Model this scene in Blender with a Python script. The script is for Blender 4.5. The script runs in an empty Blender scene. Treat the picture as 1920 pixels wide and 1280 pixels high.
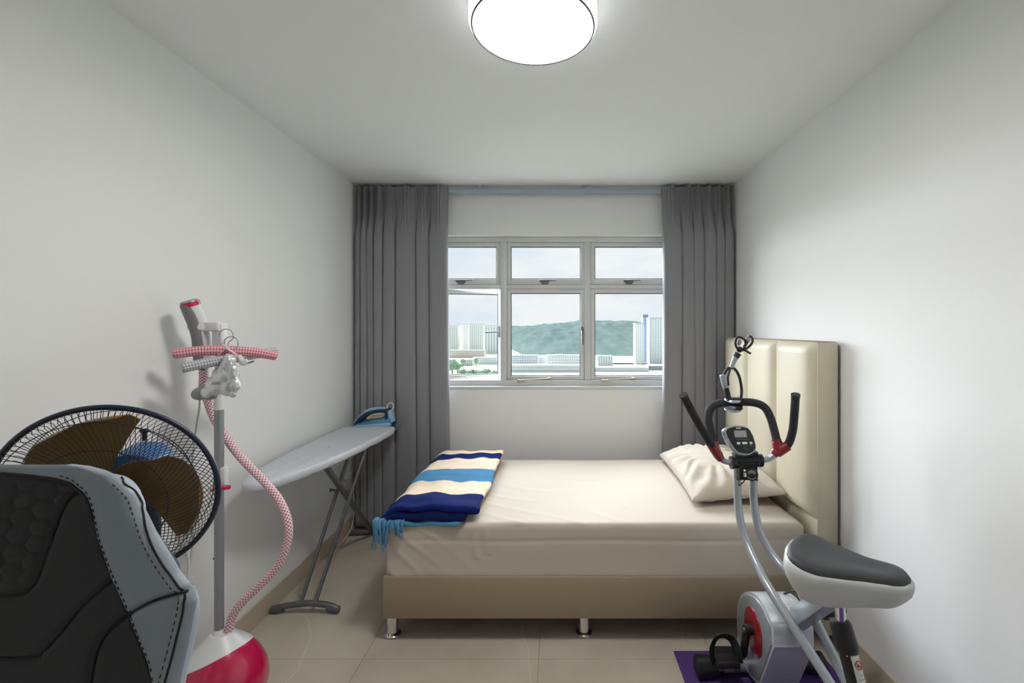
import bpy, bmesh, math, random
import numpy as np
from mathutils import Vector, Matrix, noise, Quaternion

random.seed(7)
sc = bpy.context.scene
COL = sc.collection
PI = math.pi

# ------------------------------------------------------------------ camera
F_PX, CX, CY, EYE = 853.0, 1043.0, 617.0, 1.5
cam_d = bpy.data.cameras.new('camera')
cam = bpy.data.objects.new('camera', cam_d); COL.objects.link(cam)
cam.location = (0, 0, EYE); cam.rotation_euler = (PI/2, 0, 0)
cam_d.sensor_width = 36.0; cam_d.lens = F_PX/1920*36
cam_d.shift_x = (960-CX)/1920; cam_d.shift_y = -(640-CY)/1920
cam_d.clip_start = 0.02; cam_d.clip_end = 6000
sc.camera = cam

# ------------------------------------------------------------------ sky, added daylight, exposure
SKY = 0.57
world = bpy.data.worlds.new('sky'); sc.world = world; world.use_nodes = True
nt = world.node_tree; nt.nodes.clear()
out = nt.nodes.new('ShaderNodeOutputWorld'); bg = nt.nodes.new('ShaderNodeBackground')
tc = nt.nodes.new('ShaderNodeTexCoord'); mp = nt.nodes.new('ShaderNodeMapping')
mp.inputs['Scale'].default_value = (3.0, 3.0, 9.0)
nz = nt.nodes.new('ShaderNodeTexNoise'); nz.inputs['Scale'].default_value = 1.6
nz.inputs['Detail'].default_value = 5; nz.inputs['Roughness'].default_value = 0.55
rp = nt.nodes.new('ShaderNodeValToRGB')
rp.color_ramp.elements[0].position = 0.36; rp.color_ramp.elements[0].color = (0.80, 0.87, 0.96, 1)
rp.color_ramp.elements[1].position = 0.60; rp.color_ramp.elements[1].color = (0.97, 0.98, 1.0, 1)
nt.links.new(tc.outputs['Generated'], mp.inputs['Vector']); nt.links.new(mp.outputs['Vector'], nz.inputs['Vector'])
nt.links.new(nz.outputs['Fac'], rp.inputs['Fac']); nt.links.new(rp.outputs['Color'], bg.inputs['Color'])
bg.inputs['Strength'].default_value = SKY
nt.links.new(bg.outputs['Background'], out.inputs['Surface'])

sun_fill_d = bpy.data.lights.new('sun_fill', 'SUN'); sun_fill = bpy.data.objects.new('sun_fill', sun_fill_d); COL.objects.link(sun_fill)
sun_fill_d.energy = 17.5; sun_fill_d.angle = math.radians(95); sun_fill_d.color = (0.90, 0.935, 1.0)
az, el = math.radians(25), math.radians(20)          # very wide lamp, added to boost the window's skylight, a little from the left
sdir = Vector((-math.sin(az)*math.cos(el), math.cos(az)*math.cos(el), math.sin(el)))
sun_fill.rotation_euler = sdir.to_track_quat('Z', 'Y').to_euler(); sun_fill.location = (0, 30, 40)
LAMP = 28.0
sc.view_settings.view_transform = 'Standard'; sc.view_settings.look = 'None'
sc.view_settings.gamma = 1.0; sc.view_settings.use_curve_mapping = False
sc.view_settings.exposure = 0.77

# ------------------------------------------------------------------ helpers
def lin(c):
    return tuple(((v/255)/12.92 if v/255 <= .04045 else ((v/255+.055)/1.055)**2.4) for v in c)

def at(px, py, Y):
    """point of the place at distance Y that lies at this spot of the photograph"""
    return Vector(((px-CX)/F_PX*Y, Y, EYE-(py-CY)/F_PX*Y))

MATS = {}
def mat(name, rgb, rough=.6, metal=0.0, spec=.5, var=0.0, vscale=8.0, bump=0.0, bscale=60.0, coat=0.0, sheen=0.0, emit=None, es=0.0, stretch=None):
    m = bpy.data.materials.new(name); m.use_nodes = True; MATS[name] = m
    t = m.node_tree; b = t.nodes['Principled BSDF']
    c = (*lin(rgb), 1)
    b.inputs['Base Color'].default_value = c; b.inputs['Roughness'].default_value = rough
    b.inputs['Metallic'].default_value = metal; b.inputs['Specular IOR Level'].default_value = spec
    if coat: b.inputs['Coat Weight'].default_value = coat
    if sheen: b.inputs['Sheen Weight'].default_value = sheen
    if emit is not None:
        b.inputs['Emission Color'].default_value = (*emit, 1); b.inputs['Emission Strength'].default_value = es
    co = t.nodes.new('ShaderNodeTexCoord')
    src = co.outputs['Object']
    if stretch:
        mm = t.nodes.new('ShaderNodeMapping'); mm.inputs['Scale'].default_value = stretch
        t.links.new(src, mm.inputs['Vector']); src = mm.outputs['Vector']
    if var:
        n = t.nodes.new('ShaderNodeTexNoise'); n.inputs['Scale'].default_value = vscale; n.inputs['Detail'].default_value = 3
        t.links.new(src, n.inputs['Vector'])
        mx = t.nodes.new('ShaderNodeMixRGB'); mx.inputs['Color1'].default_value = tuple(v*(1-var) for v in c[:3])+(1,)
        mx.inputs['Color2'].default_value = tuple(min(1, v*(1+var)) for v in c[:3])+(1,)
        t.links.new(n.outputs['Fac'], mx.inputs['Fac']); t.links.new(mx.outputs['Color'], b.inputs['Base Color'])
    if bump:
        n2 = t.nodes.new('ShaderNodeTexNoise'); n2.inputs['Scale'].default_value = bscale; n2.inputs['Detail'].default_value = 3
        t.links.new(src, n2.inputs['Vector'])
        bp = t.nodes.new('ShaderNodeBump'); bp.inputs['Strength'].default_value = bump; bp.inputs['Distance'].default_value = .002
        t.links.new(n2.outputs['Fac'], bp.inputs['Height']); t.links.new(bp.outputs['Normal'], b.inputs['Normal'])
    return m

def uv_pattern(m, c2, kind, su, sv, thr=.3):
    """dots or checks from the UV map of a tube"""
    t = m.node_tree; b = t.nodes['Principled BSDF']; c1 = tuple(b.inputs['Base Color'].default_value)
    u = t.nodes.new('ShaderNodeUVMap'); mp_ = t.nodes.new('ShaderNodeMapping'); mp_.inputs['Scale'].default_value = (su, sv, 1)
    t.links.new(u.outputs['UV'], mp_.inputs['Vector'])
    if kind == 'dots':
        v = t.nodes.new('ShaderNodeTexVoronoi'); v.voronoi_dimensions = '2D'; v.inputs['Randomness'].default_value = 0
        v.inputs['Scale'].default_value = 1
        ro = t.nodes.new('ShaderNodeMapping'); ro.inputs['Rotation'].default_value = (0, 0, PI/4)
        t.links.new(mp_.outputs['Vector'], ro.inputs['Vector']); t.links.new(ro.outputs['Vector'], v.inputs['Vector'])
        lt = t.nodes.new('ShaderNodeMath'); lt.operation = 'LESS_THAN'; lt.inputs[1].default_value = thr
        t.links.new(v.outputs['Distance'], lt.inputs[0]); fac = lt.outputs[0]
    else:
        sx = t.nodes.new('ShaderNodeSeparateXYZ'); t.links.new(mp_.outputs['Vector'], sx.inputs[0])
        o = []
        for k in ('X', 'Y'):
            fr = t.nodes.new('ShaderNodeMath'); fr.operation = 'FRACT'; t.links.new(sx.outputs[k], fr.inputs[0])
            g = t.nodes.new('ShaderNodeMath'); g.operation = 'GREATER_THAN'; g.inputs[1].default_value = .5
            t.links.new(fr.outputs[0], g.inputs[0]); o.append(g.outputs[0])
        a = t.nodes.new('ShaderNodeMath'); a.operation = 'ADD'; t.links.new(o[0], a.inputs[0]); t.links.new(o[1], a.inputs[1])
        h = t.nodes.new('ShaderNodeMath'); h.operation = 'MULTIPLY'; h.inputs[1].default_value = .5
        t.links.new(a.outputs[0], h.inputs[0]); fac = h.outputs[0]
    mx = t.nodes.new('ShaderNodeMixRGB'); mx.inputs['Color1'].default_value = c1; mx.inputs['Color2'].default_value = (*lin(c2), 1)
    t.links.new(fac, mx.inputs['Fac']); t.links.new(mx.outputs['Color'], b.inputs['Base Color'])

def crom(pts, n=8, closed=False):
    """smooth path through points"""
    P = [Vector(p) for p in pts]; o = []
    k = len(P); rng_ = range(k if closed else k-1)
    for i in rng_:
        if closed: a, b, c, d = P[(i-1) % k], P[i], P[(i+1) % k], P[(i+2) % k]
        else: a, b, c, d = P[max(i-1, 0)], P[i], P[i+1], P[min(i+2, k-1)]
        for j in range(n):
            t = j/n
            o.append(0.5*((2*b)+(c-a)*t+(2*a-5*b+4*c-d)*t*t+(3*b-a-3*c+d)*t**3))
    if not closed: o.append(P[-1].copy())
    return o

class MB:
    def __init__(s): s.v = []; s.f = []; s.uv = None
    def add(s, vs, fs):
        o = len(s.v); s.v += [Vector(p) for p in vs]; s.f += [tuple(i+o for i in f) for f in fs]; return s
    def bm(s, b, M=None):
        b.verts.ensure_lookup_table(); b.verts.index_update()
        s.add([(M @ v.co) if M else v.co.copy() for v in b.verts], [[v.index for v in f.verts] for f in b.faces]); b.free(); return s
    def box(s, lo, hi, bev=0.0, seg=2, M=None):
        b = bmesh.new(); bmesh.ops.create_cube(b, size=1)
        c = (Vector(lo)+Vector(hi))/2; d = Vector(hi)-Vector(lo)
        for v in b.verts: v.co = Vector((v.co.x*d.x, v.co.y*d.y, v.co.z*d.z))+c
        if bev: bmesh.ops.bevel(b, geom=b.edges[:]+b.verts[:], offset=min(bev, min(abs(d.x), abs(d.y), abs(d.z))*.49), segments=seg, profile=.5, affect='EDGES', clamp_overlap=True)
        return s.bm(b, M)
    def beam(s, a, b_, w, h, bev=0.0, up=(0, 0, 1)):
        a, b_ = Vector(a), Vector(b_); z = (b_-a); L = z.length; z.normalize()
        x = Vector(up).cross(z)
        if x.length < 1e-4: x = Vector((1, 0, 0))
        x.normalize(); y = z.cross(x)
        M = Matrix((x, y, z)).transposed().to_4x4(); M.translation = (a+b_)/2
        return s.box((-w/2, -h/2, -L/2), (w/2, h/2, L/2), bev, M=M)
    def tube(s, path, r, seg=10, caps=True, closed=False, flat=1.0, up=None):
        P = [Vector(p) for p in path]; n = len(P)
        R = [r]*n if not hasattr(r, '__len__') else list(np.interp(np.linspace(0, 1, n), np.linspace(0, 1, len(r)), r))
        T = []
        for i in range(n):
            if closed: t = P[(i+1) % n]-P[i-1]
            else: t = P[min(i+1, n-1)]-P[max(i-1, 0)]
            T.append(t.normalized() if t.length > 1e-9 else Vector((0, 0, 1)))
        a = Vector(up) if up else (Vector((0, 0, 1)) if abs(T[0].z) < .9 else Vector((1, 0, 0)))
        N = (a-T[0]*a.dot(T[0])).normalized()
        o = len(s.v); L = 0; us = {}
        if s.uv is None: s.uv = {}
        for i in range(n):
            if i:
                q = T[i-1].rotation_difference(T[i]); N = q @ N; N = (N-T[i]*N.dot(T[i])).normalized(); L += (P[i]-P[i-1]).length
            B = T[i].cross(N)
            for j in range(seg):
                th = 2*PI*j/seg
                s.v.append(P[i]+N*(math.cos(th)*R[i]*flat)+B*(math.sin(th)*R[i]))
                s.uv[o+i*seg+j] = (j/seg, L)
        m = n if closed else n-1
        for i in range(m):
            for j in range(seg):
                k = (i+1) % n
                s.f.append((o+i*seg+j, o+i*seg+(j+1) % seg, o+k*seg+(j+1) % seg, o+k*seg+j))
        if caps and not closed:
            s.f.append(tuple(o+j for j in range(seg))[::-1]); s.f.append(tuple(o+(n-1)*seg+j for j in range(seg)))
        return s
    def rod(s, a, b, r, r2=None, seg=14): return s.tube([Vector(a), Vector(b)], [r, r if r2 is None else r2], seg)
    def lathe(s, prof, seg=32, M=None, c=(0, 0, 0)):
        o = len(s.v); M = M or Matrix.Translation(Vector(c)); k = len(prof)
        for (r, z) in prof:
            for j in range(seg):
                a = 2*PI*j/seg; s.v.append(M @ Vector((r*math.cos(a), r*math.sin(a), z)))
        for i in range(k-1):
            for j in range(seg):
                s.f.append((o+i*seg+j, o+i*seg+(j+1) % seg, o+(i+1)*seg+(j+1) % seg, o+(i+1)*seg+j))
        s.f.append(tuple(o+j for j in range(seg))[::-1]); s.f.append(tuple(o+(k-1)*seg+j for j in range(seg)))
        return s
    def ell(s, c, r, M=None, sub=3):
        b = bmesh.new(); bmesh.ops.create_icosphere(b, subdivisions=sub, radius=1)
        for v in b.verts: v.co = Vector((v.co.x*r[0], v.co.y*r[1], v.co.z*r[2]))
        MM = Matrix.Translation(Vector(c)) @ (M.to_4x4() if M else Matrix.Identity(4))
        return s.bm(b, MM)
    def prism(s, poly, d, M=None, bev=0.0, seg=2):
        """outline in local xy, extruded from z=0 to z=d"""
        b = bmesh.new(); vs = [b.verts.new((p[0], p[1], 0)) for p in poly]
        f = b.faces.new(vs); f.normal_update()
        if f.normal.z > 0: bmesh.ops.reverse_faces(b, faces=[f])
        r = bmesh.ops.extrude_face_region(b, geom=[f])
        for v in [g for g in r['geom'] if isinstance(g, bmesh.types.BMVert)]: v.co.z += d
        if bev:
            es = [e for e in b.edges if abs(e.verts[0].co.z-e.verts[1].co.z) < 1e-9]
            bmesh.ops.bevel(b, geom=es, offset=bev, segments=seg, profile=.5, affect='EDGES', clamp_overlap=True)
        bmesh.ops.recalc_face_normals(b, faces=b.faces[:])
        return s.bm(b, M)
    def grid(s, rows):
        o = len(s.v); n = len(rows); m = len(rows[0])
        for r in rows: s.v += [Vector(p) for p in r]
        for i in range(n-1):
            for j in range(m-1):
                s.f.append((o+i*m+j, o+i*m+j+1, o+(i+1)*m+j+1, o+(i+1)*m+j))
        return s
    def build(s, name, m, parent=None, smooth=True, ang=38, mods=None):
        org = ORG.get(parent.name, Vector()) if parent else Vector()
        me = bpy.data.meshes.new(name)
        me.from_pydata([tuple(p-org) for p in s.v], [], s.f)
        if s.uv:
            uvl = me.uv_layers.new(name='UVMap')
            for lp in me.loops: uvl.data[lp.index].uv = s.uv.get(lp.vertex_index, (0, 0))
        b = bmesh.new(); b.from_mesh(me); bmesh.ops.recalc_face_normals(b, faces=b.faces[:]); b.to_mesh(me); b.free()
        if smooth:
            me.shade_smooth(); me.set_sharp_from_angle(angle=math.radians(ang))
        me.materials.append(m if not isinstance(m, str) else MATS[m])
        o = bpy.data.objects.new(name, me); COL.objects.link(o)
        if parent: o.parent = parent; ORG[o.name] = org
        else: ORG[o.name] = Vector()
        return o
ORG = {}
def tag(o, label=None, cat=None, group=None, kind=None):
    for k, v in (('label', label), ('category', cat), ('group', group), ('kind', kind)):
        if v: o[k] = v
    return o
def thing(name, loc, label, cat, group=None):
    o = bpy.data.objects.new(name, None); COL.objects.link(o); o.location = loc; o.empty_display_size = .1
    ORG[o.name] = Vector(loc); return tag(o, label, cat, group)
def struct(name, mb, m, parent=None, smooth=False):
    o = mb.build(name, m, parent, smooth); o['kind'] = 'structure'; return o
def axis_m(origin, z, up=(0, 0, 1)):
    """frame with local z along z, local y as close to up as possible"""
    z = Vector(z).normalized(); x = Vector(up).cross(z).normalized(); y = z.cross(x)
    M = Matrix((x, y, z)).transposed().to_4x4(); M.translation = Vector(origin); return M
def fbm(x, y, z=0.0): return noise.noise(Vector((x, y, z)))

# ------------------------------------------------------------------ materials
mat('wall_paint', (240, 241, 240), .75, bump=.03, bscale=250)
mat('ceiling_paint', (243, 244, 244), .85, bump=.02, bscale=250)
mat('baseboard_tile', (196, 184, 164), .3, var=.05, vscale=5)
mat('grout', (186, 176, 160), .8)
mat('window_metal', (214, 216, 216), .4, bump=.01)
mat('gasket', (74, 78, 80), .6)
mat('handle_grey', (112, 118, 118), .4, metal=.3)
mat('brass', (200, 192, 168), .35, metal=.6)
mat('curtain', (141, 141, 146), .9, var=.06, vscale=300, bump=.06, bscale=700, sheen=.2)
mat('rail', (176, 192, 205), .4)
mat('sheet', (200, 190, 176), .85, bump=.05, bscale=500, sheen=.15)
mat('bed_leather', (158, 143, 120), .5, bump=.05, bscale=220, var=.03)
mat('head_leather', (203, 195, 172), .42, bump=.05, bscale=220, var=.02)
mat('chrome', (225, 225, 225), .12, metal=1)
mat('navy_cloth', (10, 24, 70), .95, bump=.2, bscale=400, var=.2, vscale=40, spec=.15)
mat('blue_cloth', (74, 134, 176), .95, bump=.2, bscale=400, var=.1, vscale=60, sheen=.2)
mat('board_cover', (206, 211, 219), .5, metal=.1, bump=.12, bscale=30)
mat('grey_metal', (112, 114, 116), .4, metal=.5)
mat('grey_plastic', (92, 94, 95), .55)
mat('iron_blue', (70, 132, 176), .25, coat=.3)
mat('iron_light', (150, 190, 218), .3)
mat('iron_dark', (28, 46, 78), .3)
mat('steel', (170, 172, 175), .3, metal=.9)
mat('cord_beige', (206, 196, 170), .6)
mat('cord_white', (205, 205, 203), .5)
mat('steamer_white', (226, 227, 228), .35)
mat('steamer_pink', (196, 12, 76), .18, coat=.5, spec=.6)
mat('pole_grey', (150, 153, 158), .4, metal=.4)
mat('handle_dark', (128, 130, 133), .45)
mat('hose', (238, 226, 227), .7); uv_pattern(MATS['hose'], (204, 112, 132), 'dots', 9, 100, .36)
mat('gingham_pink', (238, 200, 206), .9); uv_pattern(MATS['gingham_pink'], (196, 90, 112), 'check', 9, 110)
mat('gingham_grey', (214, 217, 218), .9); uv_pattern(MATS['gingham_grey'], (140, 146, 148), 'check', 9, 110)
mat('ribbon_pink', (240, 198, 206), .7)
mat('wire', (170, 172, 170), .3, metal=.9)
mat('mitt_silver', (216, 220, 222), .3, metal=.65, bump=.6, bscale=45)
mat('mitt_grey', (150, 150, 148), .6)
mat('fan_frame', (30, 40, 58), .4)
mat('fan_wire', (34, 40, 50), .4, metal=.2)
mat('fan_blade', (122, 92, 40), .3, coat=.2)
mat('fan_motor', (62, 104, 156), .4)
mat('black_plastic', (30, 30, 32), .45)
mat('leather_grey', (146, 157, 167), .42, bump=.08, bscale=300, var=.05)
mat('suede', (54, 55, 58), .85, bump=.1, bscale=500, sheen=.1)
mat('piping', (16, 17, 19), .6)
mat('stitch', (40, 43, 47), .8)
mat('bike_silver', (168, 175, 182), .32, metal=.45)
mat('bike_shell', (196, 202, 208), .3, metal=.25, coat=.2)
mat('bike_white', (206, 210, 207), .5)
mat('seat_black', (60, 61, 65), .55, bump=.06, bscale=400)
mat('foam_black', (44, 45, 49), .8, bump=.1, bscale=600)
mat('bike_red', (140, 26, 38), .3, coat=.4)
mat('screen', (150, 158, 152), .3)
mat('mark_white', (224, 226, 226), .5)
mat('mark_red', (190, 50, 50), .5)
mat('mat_purple', (84, 56, 122), .85, bump=.15, bscale=200)
mat('lamp_white', (240, 240, 240), .4)
mat('lamp_trim', (26, 26, 28), .4)
mat('lamp_glow', (250, 250, 252), .5, emit=(1.0, .97, .93), es=LAMP)
mat('lamp_side_glow', (250, 250, 252), .5, emit=(.97, .98, 1.0), es=1.3)
mat('door_wood', (150, 120, 90), .5, var=.1, vscale=3, stretch=(6, 6, 1))
mat('foliage_hazed', (86, 100, 97), 1.0, spec=0, var=.35, vscale=.05, stretch=(1, .1, 1))  # muted leaf green, greyed and paled in the colour for distance haze
mat('foliage_near', (136, 158, 138), 1.0, spec=0, var=.3, vscale=.35)
mat('city_ground', (166, 176, 162), 1.0, spec=0, var=.1, vscale=.01)
mat('city_white', (220, 222, 224), 1.0, spec=0)
mat('city_cream', (220, 216, 206), 1.0, spec=0)
mat('city_pink', (214, 198, 190), 1.0, spec=0)
mat('city_blue', (130, 150, 174), 1.0, spec=0)
mat('city_window', (116, 130, 146), 1.0, spec=0)
mat('city_grey', (176, 182, 186), 1.0, spec=0)

# cloth with wide stripes across the blanket
def stripe_mat():
    m = mat('striped_cloth', (236, 220, 196), .95, bump=.3, bscale=300, spec=.15)
    t = m.node_tree; b = t.nodes['Principled BSDF']
    co = t.nodes.new('ShaderNodeNewGeometry'); sx = t.nodes.new('ShaderNodeSeparateXYZ'); t.links.new(co.outputs['Position'], sx.inputs[0])
    n = t.nodes.new('ShaderNodeTexNoise'); n.inputs['Scale'].default_value = 9
    t.links.new(co.outputs['Position'], n.inputs['Vector'])
    mu = t.nodes.new('ShaderNodeMath'); mu.operation = 'MULTIPLY_ADD'; mu.inputs[1].default_value = .05; mu.inputs[2].default_value = -.025
    t.links.new(n.outputs['Fac'], mu.inputs[0])
    ad = t.nodes.new('ShaderNodeMath'); ad.operation = 'ADD'; t.links.new(sx.outputs['Y'], ad.inputs[0]); t.links.new(mu.outputs[0], ad.inputs[1])
    mr = t.nodes.new('ShaderNodeMapRange'); mr.inputs['From Min'].default_value = 2.1; mr.inputs['From Max'].default_value = 3.3
    t.links.new(ad.outputs[0], mr.inputs['Value'])
    r = t.nodes.new('ShaderNodeValToRGB'); r.color_ramp.interpolation = 'CONSTANT'
    cr, nv, bl = (*lin((238, 218, 194)), 1), (*lin((11, 30, 92)), 1), (*lin((76, 134, 174)), 1)
    st = [(0, nv), (2.375, cr), (2.58, bl), (2.775, cr), (2.985, nv), (3.12, cr)]
    e = r.color_ramp.elements
    e[0].position = 0; e[0].color = nv; e[1].position = (2.375-2.1)/1.2; e[1].color = cr
    for y, c in st[2:]:
        k = e.new((y-2.1)/1.2); k.color = c
    t.links.new(mr.outputs[0], r.inputs['Fac']); t.links.new(r.outputs['Color'], b.inputs['Base Color'])
stripe_mat()

# marble-look floor tile: faint clouding and thin pale veins
def tile_mat():
    m = mat('floor_tile', (188, 178, 162), .22, spec=.4)
    t = m.node_tree; b = t.nodes['Principled BSDF']
    g = t.nodes.new('ShaderNodeNewGeometry')
    n = t.nodes.new('ShaderNodeTexNoise'); n.inputs['Scale'].default_value = 2.2; n.inputs['Detail'].default_value = 6
    t.links.new(g.outputs['Position'], n.inputs['Vector'])
    r = t.nodes.new('ShaderNodeValToRGB')
    r.color_ramp.elements[0].position = .3; r.color_ramp.elements[0].color = (*lin((182, 172, 157)), 1)
    r.color_ramp.elements[1].position = .7; r.color_ramp.elements[1].color = (*lin((204, 195, 181)), 1)
    t.links.new(n.outputs['Fac'], r.inputs['Fac'])
    v = t.nodes.new('ShaderNodeTexVoronoi'); v.feature = 'DISTANCE_TO_EDGE'; v.inputs['Scale'].default_value = .9
    nn = t.nodes.new('ShaderNodeTexNoise'); nn.inputs['Scale'].default_value = 1.5
    t.links.new(g.outputs['Position'], nn.inputs['Vector'])
    va = t.nodes.new('ShaderNodeVectorMath'); va.operation = 'MULTIPLY_ADD'; va.inputs[1].default_value = (.5, .5, .5)
    t.links.new(nn.outputs['Color'], va.inputs[0]); t.links.new(g.outputs['Position'], va.inputs[2]); t.links.new(va.outputs[0], v.inputs['Vector'])
    lt = t.nodes.new('ShaderNodeMapRange'); lt.inputs['From Min'].default_value = 0; lt.inputs['From Max'].default_value = .0045
    lt.inputs['To Min'].default_value = .4; lt.inputs['To Max'].default_value = 0
    t.links.new(v.outputs['Distance'], lt.inputs['Value'])
    mx = t.nodes.new('ShaderNodeMixRGB'); mx.inputs['Color2'].default_value = (*lin((222, 214, 200)), 1)
    t.links.new(r.outputs['Color'], mx.inputs['Color1']); t.links.new(lt.outputs[0], mx.inputs['Fac'])
    t.links.new(mx.outputs['Color'], b.inputs['Base Color'])
tile_mat()

def glass_mat():
    m = bpy.data.materials.new('glass'); m.use_nodes = True; MATS['glass'] = m
    t = m.node_tree; t.nodes.clear(); o = t.nodes.new('ShaderNodeOutputMaterial')
    tr = t.nodes.new('ShaderNodeBsdfTransparent'); gl = t.nodes.new('ShaderNodeBsdfGlossy'); gl.inputs['Roughness'].default_value = .02
    tr.inputs['Color'].default_value = (.97, .985, .98, 1)
    fr = t.nodes.new('ShaderNodeFresnel'); fr.inputs['IOR'].default_value = 1.02; mx = t.nodes.new('ShaderNodeMixShader')
    t.links.new(fr.outputs[0], mx.inputs[0]); t.links.new(tr.outputs[0], mx.inputs[1]); t.links.new(gl.outputs[0], mx.inputs[2])
    t.links.new(mx.outputs[0], o.inputs['Surface'])
glass_mat()

# ------------------------------------------------------------------ room shell
XL, XR, YF, YB, ZC = -1.529, 1.3475, -1.4, 3.515, 2.60
T = .15
struct('ceiling', MB().box((XL-T, YF-T, ZC), (XR+T, YB+T, ZC+.12)), 'ceiling_paint')
struct('wall_left', MB().box((XL-T, YF-T, -.1), (XL, YB+T, ZC)), 'wall_paint')
struct('wall_right', MB().box((XR, YF-T, -.1), (XR+T, YB+T, ZC)), 'wall_paint')
wf = MB().box((XL, YF-T, -.1), (-.6, YF, ZC)).box((.35, YF-T, -.1), (XR, YF, ZC)).box((-.6, YF-T, 2.1), (.35, YF, ZC))
struct('wall_front', wf, 'wall_paint')
WX0, WX1, WZ0, WZ1 = -1.10, .935, 1.047, 2.225
wb = MB()
wb.box((XL, YB, -.1), (WX0, YB+T, ZC)).box((WX1, YB, -.1), (XR, YB+T, ZC))
wb.box((WX0, YB, -.1), (WX1, YB+T, WZ0)).box((WX0, YB, WZ1), (WX1, YB+T, ZC))
struct('wall_back', wb, 'wall_paint')
d1 = struct('door_1', MB().box((-.6, YF-.08, 0), (.35, YF-.03, 2.1), .004), 'door_wood')
MB().rod((.26, YF-.03, 1.0), (.26, YF+.03, 1.0), .012).rod((.26, YF+.03, 1.0), (.14, YF+.03, 1.0), .01).build('door_handle', 'steel', d1)
BH, BT = .108, .012
struct('baseboard_left', MB().box((XL, YF, 0), (XL+BT, YB, BH), .002), 'baseboard_tile')
struct('baseboard_right', MB().box((XR-BT, YF, 0), (XR, YB, BH), .002), 'baseboard_tile')
struct('baseboard_back', MB().box((XL+BT, YB-BT, 0), (XR-BT, YB, BH), .002), 'baseboard_tile')
fl = struct('floor', MB().box((XL, YF, -.1), (XR, YB, -.0105)), 'grout')
TS, GAP = .80, .0014
tile_me = {}
xs = [XL]; x = -.88
while x < XR-.02: xs.append(x); x += TS
xs.append(XR)
ys = [YF]; y = -1.13
while y < YB-.02: ys.append(y); y += TS
ys.append(YB)
for i in range(len(xs)-1):
    for j in range(len(ys)-1):
        w, d = xs[i+1]-xs[i]-GAP, ys[j+1]-ys[j]-GAP
        k = (round(w, 3), round(d, 3))
        if k not in tile_me:
            o = MB().box((-w/2, -d/2, -.0105), (w/2, d/2, 0), .0008, 1).build('tile', 'floor_tile', fl, False)
            tile_me[k] = o.data
        else:
            o = bpy.data.objects.new('tile', tile_me[k]); COL.objects.link(o); o.parent = fl
        o.location = ((xs[i]+xs[i+1])/2, (ys[j]+ys[j+1])/2, 0)

# ------------------------------------------------------------------ window
win = bpy.data.objects.new('window_1', None); COL.objects.link(win); win.location = (0, 3.56, WZ0); ORG['window_1'] = Vector((0, 3.56, WZ0))
tag(win, 'white metal window of six panes between the grey curtains', None, None, 'structure')
FY0, FY1 = 3.565, 3.625          # frame front and back
fx = [-1.072, -.413, .246, .905]; fz = [1.091, 1.834, 2.21]
def part(n, mb, m, p, smooth=True): return mb.build(n, m, p, smooth)
part('frame_stile', MB().box((WX0, FY0, WZ0), (fx[0]+.02, FY1, WZ1), .002), 'window_metal', win)
part('frame_stile', MB().box((fx[3]-.02, FY0, WZ0), (WX1, FY1, WZ1), .002), 'window_metal', win)
part('frame_head', MB().box((fx[0]+.02, FY0, fz[2]-.028), (fx[3]-.02, FY1, WZ1), .002), 'window_metal', win)
part('frame_sill', MB().box((fx[0]+.02, FY0-.008, WZ0), (fx[3]-.02, FY1, fz[0]+.012), .003), 'window_metal', win)
part('window_ledge', MB().box((WX0+.002, YB-.006, WZ0-.012), (WX1-.002, FY0-.008, WZ0+.012), .004), 'window_metal', win)
part('mullion', MB().box((fx[1]-.024, FY0-.006, fz[0]+.012), (fx[1]+.024, FY1, fz[2]-.028), .002), 'window_metal', win)
part('mullion', MB().box((fx[2]-.024, FY0, fz[0]+.012), (fx[2]+.024, FY1, fz[2]-.028), .002), 'window_metal', win)
for i in range(3):
    part('transom', MB().box((fx[i]+.024, FY0+.002, fz[1]-.018), (fx[i+1]-.024, FY1, fz[1]+.014), .002), 'window_metal', win)

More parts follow.
